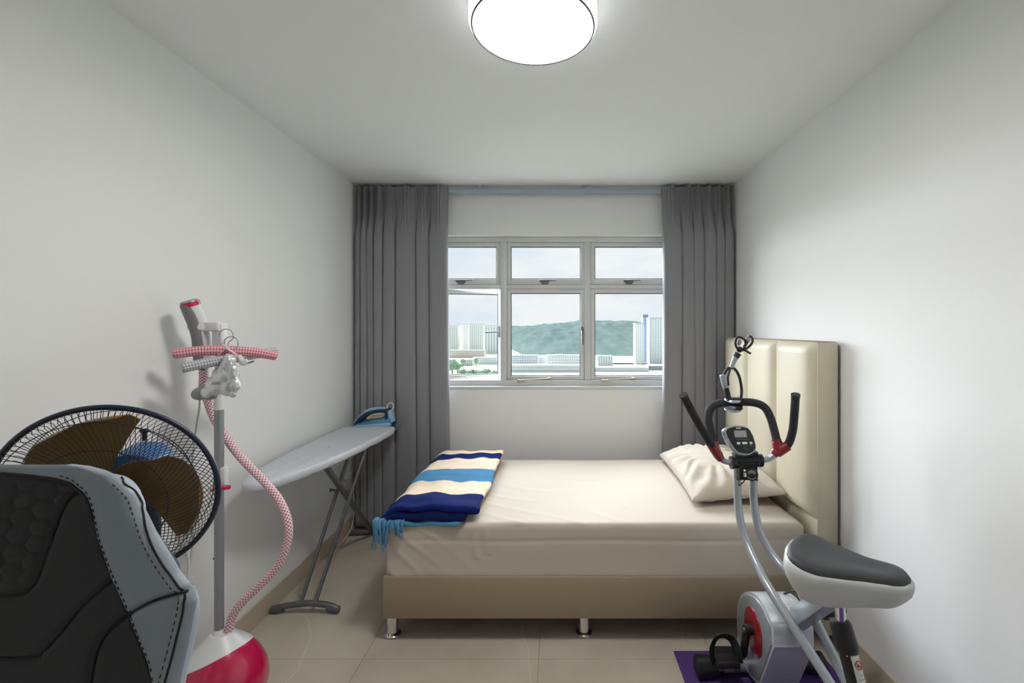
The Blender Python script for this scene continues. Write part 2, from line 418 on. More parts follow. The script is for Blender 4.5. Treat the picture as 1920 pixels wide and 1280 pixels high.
def sash(i, lower, angle=0.0):
    x0, x1 = fx[i]+.0255, fx[i+1]-.0255
    z0, z1 = (fz[0]+.0135, fz[1]-.0195) if lower else (fz[1]+.0155, fz[2]-.0295)
    s_ = .030; y0, y1 = FY0+.010, FY1-.006
    mb = MB()
    bl, bt = (.030, .030) if lower else (.045, .030)
    mb.box((x0, y0, z0), (x0+s_, y1, z1), .003).box((x1-s_, y0, z0), (x1, y1, z1), .003)
    mb.box((x0+s_, y0, z0), (x1-s_, y1, z0+bl), .003).box((x0+s_, y0, z1-bt), (x1-s_, y1, z1), .003)
    gk = MB(); g = .006
    a, b, c, d = x0+s_, x1-s_, z0+bl, z1-bt
    gk.box((a, y0+.012, c), (a+g, y1-.014, d)).box((b-g, y0+.012, c), (b, y1-.014, d)).box((a+g, y0+.012, c), (b-g, y1-.014, c+g)).box((a+g, y0+.012, d-g), (b-g, y1-.014, d))
    gl = MB().box((a+.001, y0+.020, c+.001), (b-.001, y0+.026, d-.001))
    h = MB(); st = MB(); xm = (x0+x1)/2
    if lower:
        xh = x1-.018; zh = (z0+z1)/2+.02
        if angle:
            h.box((xh-.012, y0-.012, zh-.045), (xh+.012, y0, zh+.045), .004).beam((xh, y0-.022, zh), (xh-.12, y0-.03, zh-.004), .014, .012, .004)
        else:
            h.box((xh-.012, y0-.012, zh-.035), (xh+.012, y0, zh+.04), .004).beam((xh, y0-.022, zh+.01), (xh+.004, y0-.028, zh-.10), .012, .014, .004)
        st.rod((xm-.19, y0-.02, z0-.002), (xm+.03, y0-.012, z0+.012), .004).ell((xm+.03, y0-.012, z0+.012), (.018, .01, .007)).box((xm-.22, y0-.034, z0-.016), (xm-.17, y0-.002, z0+.004), .004)
    else:
        h.box((xm-.045, y0-.012, z0+.018), (xm+.03, y0, z0+.034), .003).beam((xm-.05, y0-.018, z0+.032), (xm+.085, y0-.014, z0+.036), .010, .008, .002).box((xm-.03, y0-.016, z0+.004), (xm+.02, y0-.001, z0+.02), .003)
    fr = mb.build('sash', 'window_metal', win)
    gk.build('gasket', 'gasket', fr); gl.build('pane', 'glass', fr, False); h.build('handle', 'handle_grey', fr)
    if lower: st.build('stay', 'brass', fr)
    if angle:
        piv = Vector((x0, y1, 0))-ORG[fr.name]
        fr.matrix_local = Matrix.Translation(piv) @ Matrix.Rotation(angle, 4, 'Z') @ Matrix.Translation(-piv)
    return fr
for i in range(3):
    sash(i, False); sash(i, True, math.radians(11) if i == 0 else 0)

# ------------------------------------------------------------------ ceiling lamp
LX, LY, LZ = -.077, 1.517, 2.50
lamp = thing('ceiling_lamp', (LX, LY, ZC), 'round white ceiling lamp, lit, with a thin grey trim ring', 'lamp')
MB().lathe([(.19, ZC), (.205, ZC-.002), (.205, ZC-.03), (.19, ZC-.03)], 64, c=(LX, LY, 0)).build('lamp_base', 'lamp_white', lamp)
MB().lathe([(.203, ZC-.031), (.212, ZC-.04), (.212, LZ+.012), (.206, LZ+.003), (.202, LZ+.002)], 64, c=(LX, LY, 0)).build('lamp_side', 'lamp_side_glow', lamp)
MB().lathe([(.199, LZ+.006), (.199, LZ), (.16, LZ-.006), (.08, LZ-.01), (.001, LZ-.011)], 64, c=(LX, LY, 0)).build('diffuser', 'lamp_glow', lamp)
MB().tube([(LX+.2015*math.cos(a*2*PI/72), LY+.2015*math.sin(a*2*PI/72), LZ-.001) for a in range(72)], .0032, 8, closed=True).build('trim_ring', 'lamp_trim', lamp)

# ------------------------------------------------------------------ curtain rail and curtains
rail = thing('curtain_rail', (-.08, 3.47, 2.55), 'pale blue-grey curtain rail running under the ceiling above the window', 'curtain rail')
MB().box((XL+.02, 3.462, 2.535), (XR-.02, 3.492, 2.572), .004).build('track', 'rail', rail)
for xb in (-1.4, -.6, .2, 1.0):
    MB().box((xb, 3.466, 2.572), (xb+.03, 3.488, 2.5995), .002).build('bracket', 'rail', rail)

def curtain(name, x0, x1, zb, widths, label, seed, flare):
    rnd = random.Random(seed)
    root = thing(name, ((x0+x1)/2, 3.40, zb), label, 'curtain', 'grey curtains at the window')
    tot = sum(widths); cum = [0]
    for w in widths: cum.append(cum[-1]+w/tot)
    zt = 2.578; nfo = len(widths); NS = 34*nfo; NZ = 72; HD = .125
    amp = [rnd.uniform(.8, 1.15) for _ in widths]; sway = [rnd.uniform(-.6, .6) for _ in widths]
    zs = [zt-(zt-zb)*(i/NZ)**1.35 for i in range(NZ+1)]
    rows = []
    for z in zs:
        d = zt-z
        e = min(1, max(0, (d-HD*.85)/.30)); e = e*e*(3-2*e)
        row = []
        for k in range(NS+1):
            s_ = k/NS
            i = max(j for j in range(nfo) if cum[j] <= s_+1e-9); lo, hi = cum[i], cum[i+1]
            t = (s_-lo)/(hi-lo)
            ph = 2*PI*t
            wv = math.tanh(2.6*math.sin(ph+PI*.5*0))/math.tanh(2.6)
            # panel forward in the first part of a fold, gap behind in the rest
            tt = t+.09*math.sin(2*PI*t+.4*sway[i])
            prof = .5-.5*math.cos(2*PI*min(1, max(0, tt)))
            prof = prof**.24
            yb = 3.450-.074*amp[i]*prof-.012*sway[i]*math.sin(d*2.1+i)
            over = -.019*math.sin(2*PI*t)*e
            x = x0+(x1-x0)*s_+over*min(1, (hi-lo)*5)+.006*e*sway[i]*math.sin(d*1.7+i*2)
            x += flare*d*(s_ if flare > 0 else (1-s_))*(x1-x0)*.02
            # gathered heading: pleats pinched together in threes
            pin = math.exp(-((t-.5)/.17)**2)
            hy = 3.448-.058*pin*(.45+.55*abs(math.cos(PI*3*(t-.5)/.40)))-.004*math.sin(2*PI*t*2)
            nar = math.exp(-((d-HD)/.035)**2)
            hx = x0+(x1-x0)*s_ - nar*.7*(t-.5)*(hi-lo)*(x1-x0)*pin
            row.append((hx*(1-e)+x*e, hy*(1-e)+yb*e, z+.004*math.sin(2*PI*t)*(1 if d < .01 else 0)))
        rows.append(row)
    o = MB().grid(rows).build('drape', 'curtain', root, True, 180)
    sm = o.modifiers.new('thick', 'SOLIDIFY'); sm.thickness = .0025; sm.offset = 0
    hm = MB()
    for i in range(nfo):
        xm = x0+(x1-x0)*(cum[i]+cum[i+1])/2
        hk = MB().tube(crom([(xm, 3.45, zt-.03), (xm, 3.458, zt-.02), (xm, 3.460, zt-.010), (xm, 3.456, zt-.012)], 4), .002, 6)
        hk.build('hook', 'wire', root)
    return root
curtain('curtain', -1.500, -.818, .035, [10, 12, 13, 17, 22, 40, 26, 34], 'grey pinch-pleated curtain left of the window, behind the ironing board', 3, .5)
curtain('curtain', .800, 1.322, .035, [34, 22, 19, 20, 17, 15], 'grey pinch-pleated curtain right of the window, behind the headboard', 9, 0)

# ------------------------------------------------------------------ bed
bed = thing('bed', (.2, 2.71, 0), 'single bed frame in taupe leather with a tall cream channelled headboard', 'bed')
BX0, BX1, BY0, BY1 = -.829, 1.225, 2.17, 3.27
fb = MB().box((BX0, BY0, .118), (BX1, BY0+.035, .318), .006).box((BX0, BY1-.035, .118), (BX1, BY1, .318), .006)
fb.box((BX0, BY0+.035, .118), (BX0+.035, BY1-.035, .318), .006)
fb.build('side_rail', 'bed_leather', bed)
MB().box((BX0+.035, BY0+.035, .26), (BX1, BY1-.035, .30)).build('base_board', 'bed_leather', bed, False)
for (lx, ly) in ((-.803, 2.235), (.137, 2.245), (1.08, 2.24), (-.803, 3.20), (.137, 3.20), (1.08, 3.20)):
    MB().lathe([(.034, .001), (.040, .006), (.040, .012), (.034, .017), (.028, .02), (.0275, .1175)], 28, c=(lx, ly, 0)).build('leg', 'chrome', bed)
HX0, HX1, HY0, HY1, HZ = 1.235, 1.334, 2.15, 3.28, 1.442
hb = MB().box((HX0, HY0, .05), (HX1, HY1, HZ), .012, 3).build('headboard', 'bed_leather', bed)
def pad(y0, y1, z0, z1, x, depth):
    n, m = 14, 30; rows = []
    for i in range(n+1):
        u = i/n; row = []
        for j in range(m+1):
            v = j/m
            e = (1-abs(2*u-1)**3.2)**.6; g = min(1, min(v, 1-v)*(z1-z0)/.03); g = math.sqrt(max(0, 1-(1-g)**2))
            row.append((x-depth*e*g-.001, y0+(y1-y0)*u, z0+(z1-z0)*v))
        rows.append(row)
    return rows
pe = [2.152, 2.53, 2.905, 3.278]
for a in range(3):
    MB().grid(pad(pe[a]+.0015, pe[a+1]-.0015, .60, HZ-.004, HX0, .040)).build('channel_panel', 'head_leather', hb, True, 80)
MB().grid(pad(2.152, 3.278, .34, .598, HX0, .014)).build('lower_panel', 'head_leather', hb, True, 80)
MB().box((HX0-.002, HY0-.0025, .055), (HX1-.004, HY0+.002, HZ-.006), .002).build('end_panel', 'head_leather', hb)

# mattress under its fitted sheet
def rounded(lo, hi, r, n, disp, name, m, parent):
    lo, hi = Vector(lo), Vector(hi); c = (lo+hi)/2; h = (hi-lo)/2
    b = bmesh.new(); bmesh.ops.create_cube(b, size=2)
    N = Vector(n)
    vs, fs = [], []
    idx = {}
    def P(p):
        k = (round(p[0], 5), round(p[1], 5), round(p[2], 5))
        if k not in idx: idx[k] = len(vs); vs.append(Vector(p))
        return idx[k]
    for ax in range(3):
        o1, o2 = (ax+1) % 3, (ax+2) % 3
        for sg in (-1, 1):
            for i in range(n[o1]):
                for j in range(n[o2]):
                    q = []
                    for (a, bb) in ((i, j), (i+1, j), (i+1, j+1), (i, j+1)):
                        p = [0, 0, 0]; p[ax] = sg; p[o1] = -1+2*a/n[o1]; p[o2] = -1+2*bb/n[o2]; q.append(P(p))
                    fs.append(q if sg > 0 else q[::-1])
    b.free()
    res = []
    for p in vs:
        w = Vector((p.x*h.x, p.y*h.y, p.z*h.z))
        inn = Vector([max(-h[i]+r[i], min(h[i]-r[i], w[i])) for i in range(3)])
        d = Vector([(w[i]-inn[i])/r[i] for i in range(3)])
        if d.length > 1e-6:
            m_ = max(abs(d[0]), abs(d[1]), abs(d[2]))
            nrm = d.normalized(); w = inn+Vector([nrm[i]*r[i]*m_ for i in range(3)])
        else: nrm = Vector((0, 0, 1))
        w = w+c
        res.append(w+nrm*disp(w, nrm))
    mb = MB(); mb.add(res, fs)
    return mb.build(name, m, parent, True, 180)
def sheet_disp(w, n):
    d = .003*fbm(w.x*1.6, w.y*1.6, w.z*2)
    if n.z > .6:      # long shallow wrinkles on top
        k = fbm(w.x*1.3+5, w.y*1.3, 2)
        s = math.sin((w.x*.5+w.y*1.1)*38+6*fbm(w.x*2, w.y*2, 9))
        g = max(0, fbm(w.x*2.1+3, w.y*2.6+1, 5))*max(0, s)**3
        d += .0065*g + .0026*abs(fbm(w.x*2.4, w.y*6, 4))
    elif n.y < -.5:   # front: drape folds at the foot corner, a soft crease along the side
        q = (w.x+.83)*1.0+(.57-w.z)*-1.1
        fade = math.exp(-max(0, w.x+.70)/.16)
        d += .0045*fade*max(0, math.sin(q*44+4*fbm(w.x*4, w.z*4, 1)))**2
        d += -.004*math.exp(-((w.z-.487-.004*math.sin(w.x*7))/.006)**2)
        d += .004*math.exp(-((w.x+.40-.10*(.56-w.z))/.014)**2)*(w.z > .40)+.004*math.exp(-((w.x+.345-.13*(.56-w.z))/.012)**2)*(w.z > .42)
        d += .0022*fbm(w.x*3+w.z*4, w.z*6-w.x*2, 3)
        d += .010*max(0, fbm(w.x*1.6+7, w.z*3, 6))*math.exp(-((w.z-.33)/.03)**2)
    return d
mt = thing('mattress', (.17, 2.715, .30), 'single mattress under a cream fitted sheet on the taupe bed frame', 'mattress')
rounded((-.822, 2.178, .3015), (1.196, 3.262, .568), (.05, .022, .026), (150, 90, 30), sheet_disp, 'fitted_sheet', 'sheet', mt)

# pillow
pl = thing('pillow', (.97, 2.78, .57), 'cream pillow leaning against the headboard', 'pillow')
rows_t = []; NU, NV = 60, 80
def pil(u, v, side):
    a, b_, h = .245, .435, .118
    x = a*u*(.93+.07*v*v); y = b_*v*(.93+.07*u*u)
    t = h*max(0, (1-u**2))**.42*max(0, (1-v**2))**.38
    z = side*t*(1.0 if side > 0 else .45)
    ed = (1-min(1, (1-max(abs(u), abs(v)))/.55))
    z += side*t*.10*fbm(x*9+2, y*9, 3)
    ang = math.atan2(v, u)
    z += side*.011*ed*max(0, 1-ed)*4*math.sin(ang*17+4*fbm(u*2, v*2, 1))*min(1, t/.03)
    z += side*.006*math.sin((x*.6+y)*52+5*fbm(x*6, y*6, 7))*max(0, fbm(x*5, y*5, 8))*min(1, t/.03)
    p = Vector((x, y, z))
    p = Matrix.Rotation(math.radians(-5), 3, 'Y') @ p
    p = Matrix.Rotation(math.radians(-1.5), 3, 'Z') @ p
    return p+Vector((.960, 2.785, .628))
top = [[pil(-1+2*i/NU, -1+2*j/NV, 1) for j in range(NV+1)] for i in range(NU+1)]
bot = [[pil(-1+2*i/NU, -1+2*j/NV, -1) for j in range(NV+1)] for i in range(NU+1)]
pm = MB().grid(top).grid([r[::-1] for r in bot])
bmx = pm.build('pillow_case', 'sheet', pl, True, 180)
b = bmesh.new(); b.from_mesh(bmx.data); bmesh.ops.remove_doubles(b, verts=b.verts[:], dist=.0005); bmesh.ops.recalc_face_normals(b, faces=b.faces[:]); b.to_mesh(bmx.data); b.free()
bmx.data.shade_smooth()

# blanket: a folded striped throw over the foot end
bk = thing('blanket', (-.6, 2.7, .57), 'folded throw striped cream, navy and blue on the foot of the bed', 'blanket')
def slab(x0, x1, y0, y1, z0, th, name, m, seed, amp):
    def dsp(w, n):
        return amp*(fbm(w.x*5+seed, w.y*5, 2)+1.0*fbm(w.x*13+seed, w.y*11, 5))
    o = rounded((x0, y0, z0), (x1, y1, z0+th), (.02, th*.5, th*.5), (34, 70, 6), dsp, name, m, bk)
    org = ORG[bk.name]
    for v in o.data.vertices:
        wx, wy, wz = v.co.x+org.x, v.co.y+org.y, v.co.z+org.z
        k = max(0, -.772-wx); v.co.z -= 4.5*k*k+.25*k
        f_ = max(0, 2.215-wy); v.co.z -= 4.0*f_*f_
        v.co.x += .012*fbm(wy*4+seed, 1, seed)
        v.co.z += .018*fbm(wx*3.2, wy*2.6, 11)+.013*fbm(wx*9, wy*4, 4)+.006*fbm(wx*6, wy*14, 9)
        v.co.y += .018*fbm(wx*4+seed, wy*2, 8)*min(1, max(0, (2.6-wy)/.3))
    o.data.update(); return o
slab(-.850, -.455, 2.160, 3.18, .570, .024, 'under_fold', 'blue_cloth', 21, .003)
slab(-.855, -.425, 2.162, 3.20, .590, .028, 'middle_fold', 'navy_cloth', 8, .004)
slab(-.860, -.372, 2.185, 3.235, .612, .034, 'top_fold', 'striped_cloth', 3, .006)
rt = random.Random(5)
for i in range(26):
    x = -.868+.0055*i+rt.uniform(-.004, .004); y = 2.160+rt.uniform(-.012, .006)-.004*(i > 12)
    L = rt.uniform(.07, .125)*(1.0 if i < 15 else .62); z = .588-.004*i*(i < 16)-.03*(i >= 16)*0-.002*i
    lean = rt.uniform(-.02, .02)+(.012 if i > 14 else -.004)
    p = crom([(x, y+.03, .592), (x-.002, y, .585), (x+lean*.4, y-.010, .575-L*.35), (x+lean, y-.007, .575-L)], 4)
    MB().tube(p, [.0032, .0045, .004, .0022], 6).build('tassel', 'blue_cloth', bk)

# ------------------------------------------------------------------ ironing board
ib = thing('ironing_board', (-1.33, 2.7, 0), 'grey ironing board standing along the left wall', 'ironing board')
ZB = .822
ol = [(-1.46, 3.17), (-1.30, 3.185), (-1.13, 3.17), (-1.118, 3.0), (-1.128, 2.80), (-1.150, 2.55), (-1.185, 2.33), (-1.235, 2.13), (-1.285, 2.02), (-1.345, 1.985), (-1.405, 2.03), (-1.445, 2.15), (-1.468, 2.35), (-1.482, 2.6), (-1.482, 2.9), (-1.476, 3.12)]
oc = [Vector((p.x, p.y, 0)) for p in crom([(a, b_, 0) for a, b_ in ol], 5, True)]
cen = Vector((-1.31, 2.62, 0))
bc = MB(); lv = []
for (k, z) in ((.93, ZB-.034), (.965, ZB-.042), (.995, ZB-.034), (1.0, ZB-.018), (.995, ZB-.006), (.975, ZB), (.9, ZB+.001), (.75, ZB+.002), (.5, ZB+.002), (.25, ZB+.002), (.02, ZB+.002)):
    row = []
    for i, p in enumerate(oc):
        q = cen+(p-cen)*k if k < .97 else p+(cen-p).normalized()*(1-k)*.3
        wz = z
        if abs(z-(ZB-.042)) < 1e-6 or abs(z-(ZB-.034)) < 1e-6: wz += .006*fbm(p.x*60, p.y*30, 3)
        if k < .97 and z > ZB: wz += .0022*fbm(q.x*26, q.y*9, 7)+.0016*math.sin(q.y*30+9*fbm(q.x*6, q.y*4, 2))
        row.append((q.x, q.y, wz))
    row.append(row[0]); lv.append(row)
bc.grid(lv).build('cover', 'board_cover', ib, True, 180)
MB().prism([(cen.x+(p.x-cen.x)*.94, cen.y+(p.y-cen.y)*.97) for p in oc], .006, Matrix.Translation((0, 0, ZB-.036))).build('board_mesh', 'grey_metal', ib, False)
# near pair of legs and its curved foot
fa, fb_, top1, top2 = Vector((-1.352, 2.405, .05)), Vector((-1.276, 2.405, .05)), Vector((-1.250, 2.785, ZB-.032)), Vector((-1.160, 2.785, ZB-.032))
for a, b_ in ((fa, top1), (fb_, top2)):
    MB().rod(a, b_, .0105, .0095).build('leg', 'grey_metal', ib)
MB().tube(crom([(-1.495, 2.405, .024), (-1.42, 2.405, .040), (-1.315, 2.405, .052), (-1.215, 2.405, .044), (-1.160, 2.405, .024)], 6), [.017, .0155, .0155, .0155, .017], 12).build('foot_bar', 'grey_metal', ib)
for x, s_ in ((-1.488, 1), (-1.165, -1)):
    MB().tube(crom([(x-s_*.018, 2.405, .019), (x, 2.405, .021), (x+s_*.045, 2.405, .032)], 4), [.0165, .0195, .0195], 12).build('foot_cap', 'grey_plastic', ib)
# far leg crossing it
MB().beam((-1.205, 2.375, ZB-.035), (-1.338, 3.305, .03), .028, .024, .004).build('leg', 'grey_metal', ib)
MB().tube([(-1.49, 3.31, .021), (-1.33, 3.31, .024), (-1.20, 3.31, .021)], .014, 12).build('foot_bar', 'grey_metal', ib)
for x, s_ in ((-1.488, 1), (-1.202, -1)):
    MB().rod((x-s_*.016, 3.31, .02), (x+s_*.05, 3.31, .021), .0185, .0175).build('foot_cap', 'grey_plastic', ib)
MB().rod((-1.31, 2.66, .56), (-1.205, 2.66, .56), .006).ell((-1.318, 2.66, .56), (.006, .012, .012), sub=2).ell((-1.2, 2.66, .56), (.005, .010, .010), sub=2).build('pivot', 'grey_plastic', ib)
MB().rod((-1.28, 2.375, ZB-.036), (-1.19, 2.375, ZB-.036), .007).tube(crom([(-1.18, 2.36, ZB-.03), (-1.172, 2.44, ZB-.022), (-1.165, 2.50, ZB-.03)], 5), .004, 6).build('height_lever', 'steel', ib)
tr = MB().tube(crom([(-1.42, 3.16, ZB-.03), (-1.42, 3.32, ZB-.028), (-1.37, 3.345, ZB-.028), (-1.18, 3.345, ZB-.028), (-1.135, 3.32, ZB-.028), (-1.135, 3.16, ZB-.03)], 5), .006, 8)
tr.box((-1.415, 3.17, ZB-.030), (-1.14, 3.34, ZB-.026), .001)
tr.build('iron_rest', 'steel', ib)

# ------------------------------------------------------------------ steam iron on the rest (nose towards the wall)
IX, IY, IZ = -1.30, 3.262, ZB-.0255
ir = thing('steam_iron', (IX, IY, IZ), 'blue steam iron resting on the end of the ironing board', 'iron')
def Il(x, y, z): return Vector((IX+x, IY+y, IZ+z))
NL = 40
def iw(t): return .056*math.sin(PI*min(.5, (t*.62)**.8*.9))**.75 if t < 1 else .056
def loft(secs, name, m, parent, ang=50):
    return MB().grid(secs).build(name, m, parent, True, ang)
sole = [(-.155, 0)]+[(-.155+.285*t, iw(t)) for t in np.linspace(.04, 1, 14)]+[(-.155+.285*t, -iw(t)) for t in np.linspace(1, .04, 14)]
MB().prism(sole, .008, Matrix.Translation(Il(0, 0, 0)), .001).build('soleplate', 'steel', ir)
def hull(z_prof, inset, name, m):
    rows = []
    for t in np.linspace(.0, 1, NL):
        x = -.150+.275*t; w = max(.002, iw(max(t, .02))*inset); h = z_prof(t); row = []
        for a in np.linspace(-PI/2, PI/2, 17):
            row.append(Il(x, w*math.sin(a), .008+h*abs(math.cos(a))**.55))
        rows.append(row)
    rows.append([Il(.1255, 0, .02)]*17)
    return loft(rows, name, m, ir)
hull(lambda t: .014+.062*t**.85, .97, 'body', 'iron_blue')
hull(lambda t: .010+.050*t**.8, 1.03, 'lower_trim', 'iron_light')
hull(lambda t: .006+.030*t**.7, 1.06, 'skirt', 'iron_blue')
MB().tube(crom([Il(-.140, 0, .020), Il(-.095, 0, .062), Il(-.045, 0, .100), Il(.02, 0, .120), Il(.085, 0, .120)], 7), [.012, .022, .022, .015, .015, .018], 14).build('handle', 'iron_dark', ir)
MB().tube(crom([Il(-.150, 0, .030), Il(-.105, 0, .080), Il(-.045, 0, .122), Il(.02, 0, .136), Il(.08, 0, .134)], 7), [.005, .009, .011, .011, .010], 12).build('handle_top', 'iron_light', ir)
MB().ell(Il(-.07, 0, .118), (.010, .007, .008), sub=2).build('steam_button', 'iron_light', ir)
MB().ell(Il(-.118, 0, .070), (.008, .006, .006), sub=2).build('spray_nozzle', 'iron_light', ir)
MB().box(Il(.082, -.040, .010), Il(.108, .040, .138), .012, 3).build('heel', 'iron_dark', ir)
MB().box((-.014, -.036, -.046), (.014, .036, .046), .012, 3, M=Matrix.Translation(Il(.117, 0, .082)) @ Matrix.Rotation(-.22, 4, 'Y')).build('heel_cover', 'iron_light', ir)
MB().box(Il(.108, -.02, .012), Il(.142, .02, .045), .008, 2).build('rear_foot', 'iron_dark', ir)
MB().tube(crom([Il(.088, 0, .132), Il(.090, 0, .158), Il(.108, 0, .176), Il(.128, 0, .168), Il(.132, 0, .145), Il(.122, 0, .125)], 6), .0055, 10).build('cord_loop', 'cord_white', ir)
for k in range(5):
    zz = .077+.007*(k % 3); yy = -.012+.006*k
    MB().tube(crom([Il(-.055, yy, zz-.012), Il(-.01, yy, zz+.012), Il(.045, yy, zz+.018), Il(.075, yy, zz+.012), Il(.04, yy*.8, zz-.002), Il(-.01, yy*.8, zz-.006)], 5, True), .0038, 6, closed=True).build('cord_coil', 'cord_beige', ir)

# wall socket with a plug low on the left wall
so = thing('wall_socket', (XL, 3.30, .44), 'white wall socket low on the left wall beside the curtain', 'socket')
MB().box((XL, 3.225, .40), (XL+.009, 3.315, .49), .004).build('plate', 'steamer_white', so)
MB().box((XL+.009, 3.25, .425), (XL+.035, 3.29, .465), .006).build('plug', 'steamer_white', so)
MB().box((XL+.008, 3.30, .45), (XL+.013, 3.31, .47), .002).build('switch', 'cord_white', so)
cd = MB().tube(crom([(XL+.03, 3.27, .44), (XL+.055, 3.29, .36), (XL+.06, 3.31, .2), (XL+.05, 3.27, .06), (XL+.045, 3.05, .006), (XL+.05, 2.8, .006), (XL+.09, 2.55, .006)], 8), .0035, 8).build('plug_cord', 'cord_white')
tag(cd, 'thin pale cord hanging from the wall socket to the floor', 'cord')

# ------------------------------------------------------------------ garment steamer
PX, PY = -1.345, 1.815
gs = thing('garment_steamer', (PX, PY, 0), 'upright garment steamer with magenta tank, grey pole and dotted hose', 'steamer')
def cutlathe(prof, keep_above, plane_pt, plane_n, name, m, c):
    b = bmesh.new(); mb = MB().lathe(prof, 48, c=c)
    vs = [b.verts.new(v) for v in mb.v]
    for f in mb.f: b.faces.new([vs[i] for i in f])
    bmesh.ops.bisect_plane(b, geom=b.verts[:]+b.edges[:]+b.faces[:], plane_co=plane_pt, plane_no=plane_n, clear_inner=keep_above, clear_outer=not keep_above)
    o = MB(); o.bm(b); return o.build(name, m, gs)
cS = (PX+.01, PY, 0)
egg = [(.130, .004), (.150, .02), (.160, .06), (.163, .09), (.154, .14), (.132, .185), (.103, .225), (.070, .258), (.047, .281), (.038, .290)]
plp, pln = Vector((PX+.01, PY, .205)), Vector((-.42, .20, 1))
cutlathe([(r*1.012, z+.001) for r, z in egg], True, plp+Vector((0, 0, .0)), pln, 'top_cover', 'steamer_white', cS)
cutlathe(egg, False, plp+Vector((0, 0, .002)), pln, 'water_tank', 'steamer_pink', cS)
MB().lathe([(.155, 0), (.158, .003), (.150, .012), (.12, .014)], 40, c=cS).build('base_plate', 'black_plastic', gs)
MB().tube([(cS[0]+.1*math.cos(a), cS[1]-.11-.02*math.sin(a), .2+0*a) for a in (0, .1)], .001, 4).build('seam', 'handle_dark', gs)
MB().rod((PX, PY, .275), (PX, PY, 1.185), .0165, seg=20).build('pole', 'pole_grey', gs)
MB().lathe([(.022, .283), (.022, .300), (.0175, .306)], 24, c=(PX, PY, 0)).build('pole_socket', 'steamer_white', gs)
MB().rod((PX, PY, 1.18), (PX, PY, 1.245), .0175, .0175, 20).build('pole_joint', 'steamer_white', gs)
MB().rod((PX, PY, 1.24), (PX, PY, 1.50), .0145, .0145, 20).build('upper_pole', 'steamer_white', gs)
MB().box((PX-.018, PY-.020, 1.42), (PX+.024, PY+.02, 1.525), .008, 3).build('hanger_head', 'steamer_white', gs)
# holder arm carrying the steam nozzle
MB().box((PX-.098, PY-.032, 1.492), (PX+.018, PY-.010, 1.528), .006, 3).tube([( PX-.068+.036*math.cos(a), PY-.005+.036*math.sin(a), 1.51) for a in np.linspace(0, 2*PI, 24, endpoint=False)], .0085, 8, closed=True, flat=1.9).build('nozzle_holder', 'steamer_white', gs)
hp = [at(357, 570, 1.77), at(366, 590, 1.785), at(375, 615, 1.80), at(380, 645, 1.81), at(381, 690, 1.82)]
hd = MB().tube(crom(hp, 7), [.030, .030, .029, .027, .026, .022], 20)
hdl = hd.build('nozzle', 'steamer_white', gs)
off = Vector((-.004, -.0125, -.001))
MB().tube([p+off for p in crom(hp, 7)], [.0235, .0255, .025, .023, .0225, .019], 18).build('grip', 'handle_dark', hdl)
tdir = (hp[0]-hp[1]).normalized()
MB().tube([hp[0]-tdir*.006, hp[0]+tdir*.010], [.0325, .0325], 24).build('nozzle_ring', 'steamer_pink', hdl)
MB().tube([hp[0]+tdir*.0095, hp[0]+tdir*.014], [.0285, .027], 24).build('steam_plate', 'pole_grey', hdl)
hs = [at(381, 690, 1.82), at(383, 715, 1.845), at(388, 745, 1.86), at(400, 780, 1.865), at(420, 815, 1.86), at(452, 858, 1.85), at(495, 902, 1.84), at(525, 940, 1.83), at(540, 980, 1.82), at(538, 1020, 1.82), at(520, 1062, 1.82), at(485, 1100, 1.82), at(455, 1128, 1.82), at(436, 1155, 1.82), at(428, 1185, 1.82)]
MB().tube(crom(hs, 10), .0155, 14).build('hose', 'hose', gs)
MB().lathe([(.021, .272), (.021, .286), (.018, .292)], 20, c=(at(428, 1185, 1.82).x, 1.82, 0)).build('hose_socket', 'steamer_white', gs)
MB().tube(crom([at(381, 640, 1.84), at(374, 720, 1.86), at(374, 760, 1.87), at(368, 800, 1.88), at(360, 880, 1.88), at(362, 1000, 1.87), at(352, 1090, 1.86), at(350, 1190, 1.85)], 8), .0035, 8).build('power_cord', 'cord_white', gs)
# pole clip that holds the hose, with a magenta hook
MB().box((PX+.010, PY-.012, .86), (PX+.030, PY+.012, .95), .004).build('clip', 'steamer_white', gs)
MB().tube(crom([at(396, 919, 1.80), at(405, 916, 1.78), at(418, 914, 1.78), at(430, 913, 1.80)], 5), [.006, .008, .010, .009], 10).build('clip_ring', 'steamer_pink', gs)
for zz in (.585, .292): MB().ell((PX-.02, PY, zz), (.006, .004, .004), sub=1).build('pole_screw', 'black_plastic', gs)
# side clip with a peg
MB().tube(crom([at(448, 668, 1.80), at(456, 680, 1.79), at(464, 676, 1.79)], 4), [.010, .013, .008], 10).build('trouser_clip', 'steamer_white', gs)
MB().rod(at(463, 681, 1.79), at(476, 677, 1.79), .003).build('clip_peg', 'grey_plastic', gs)

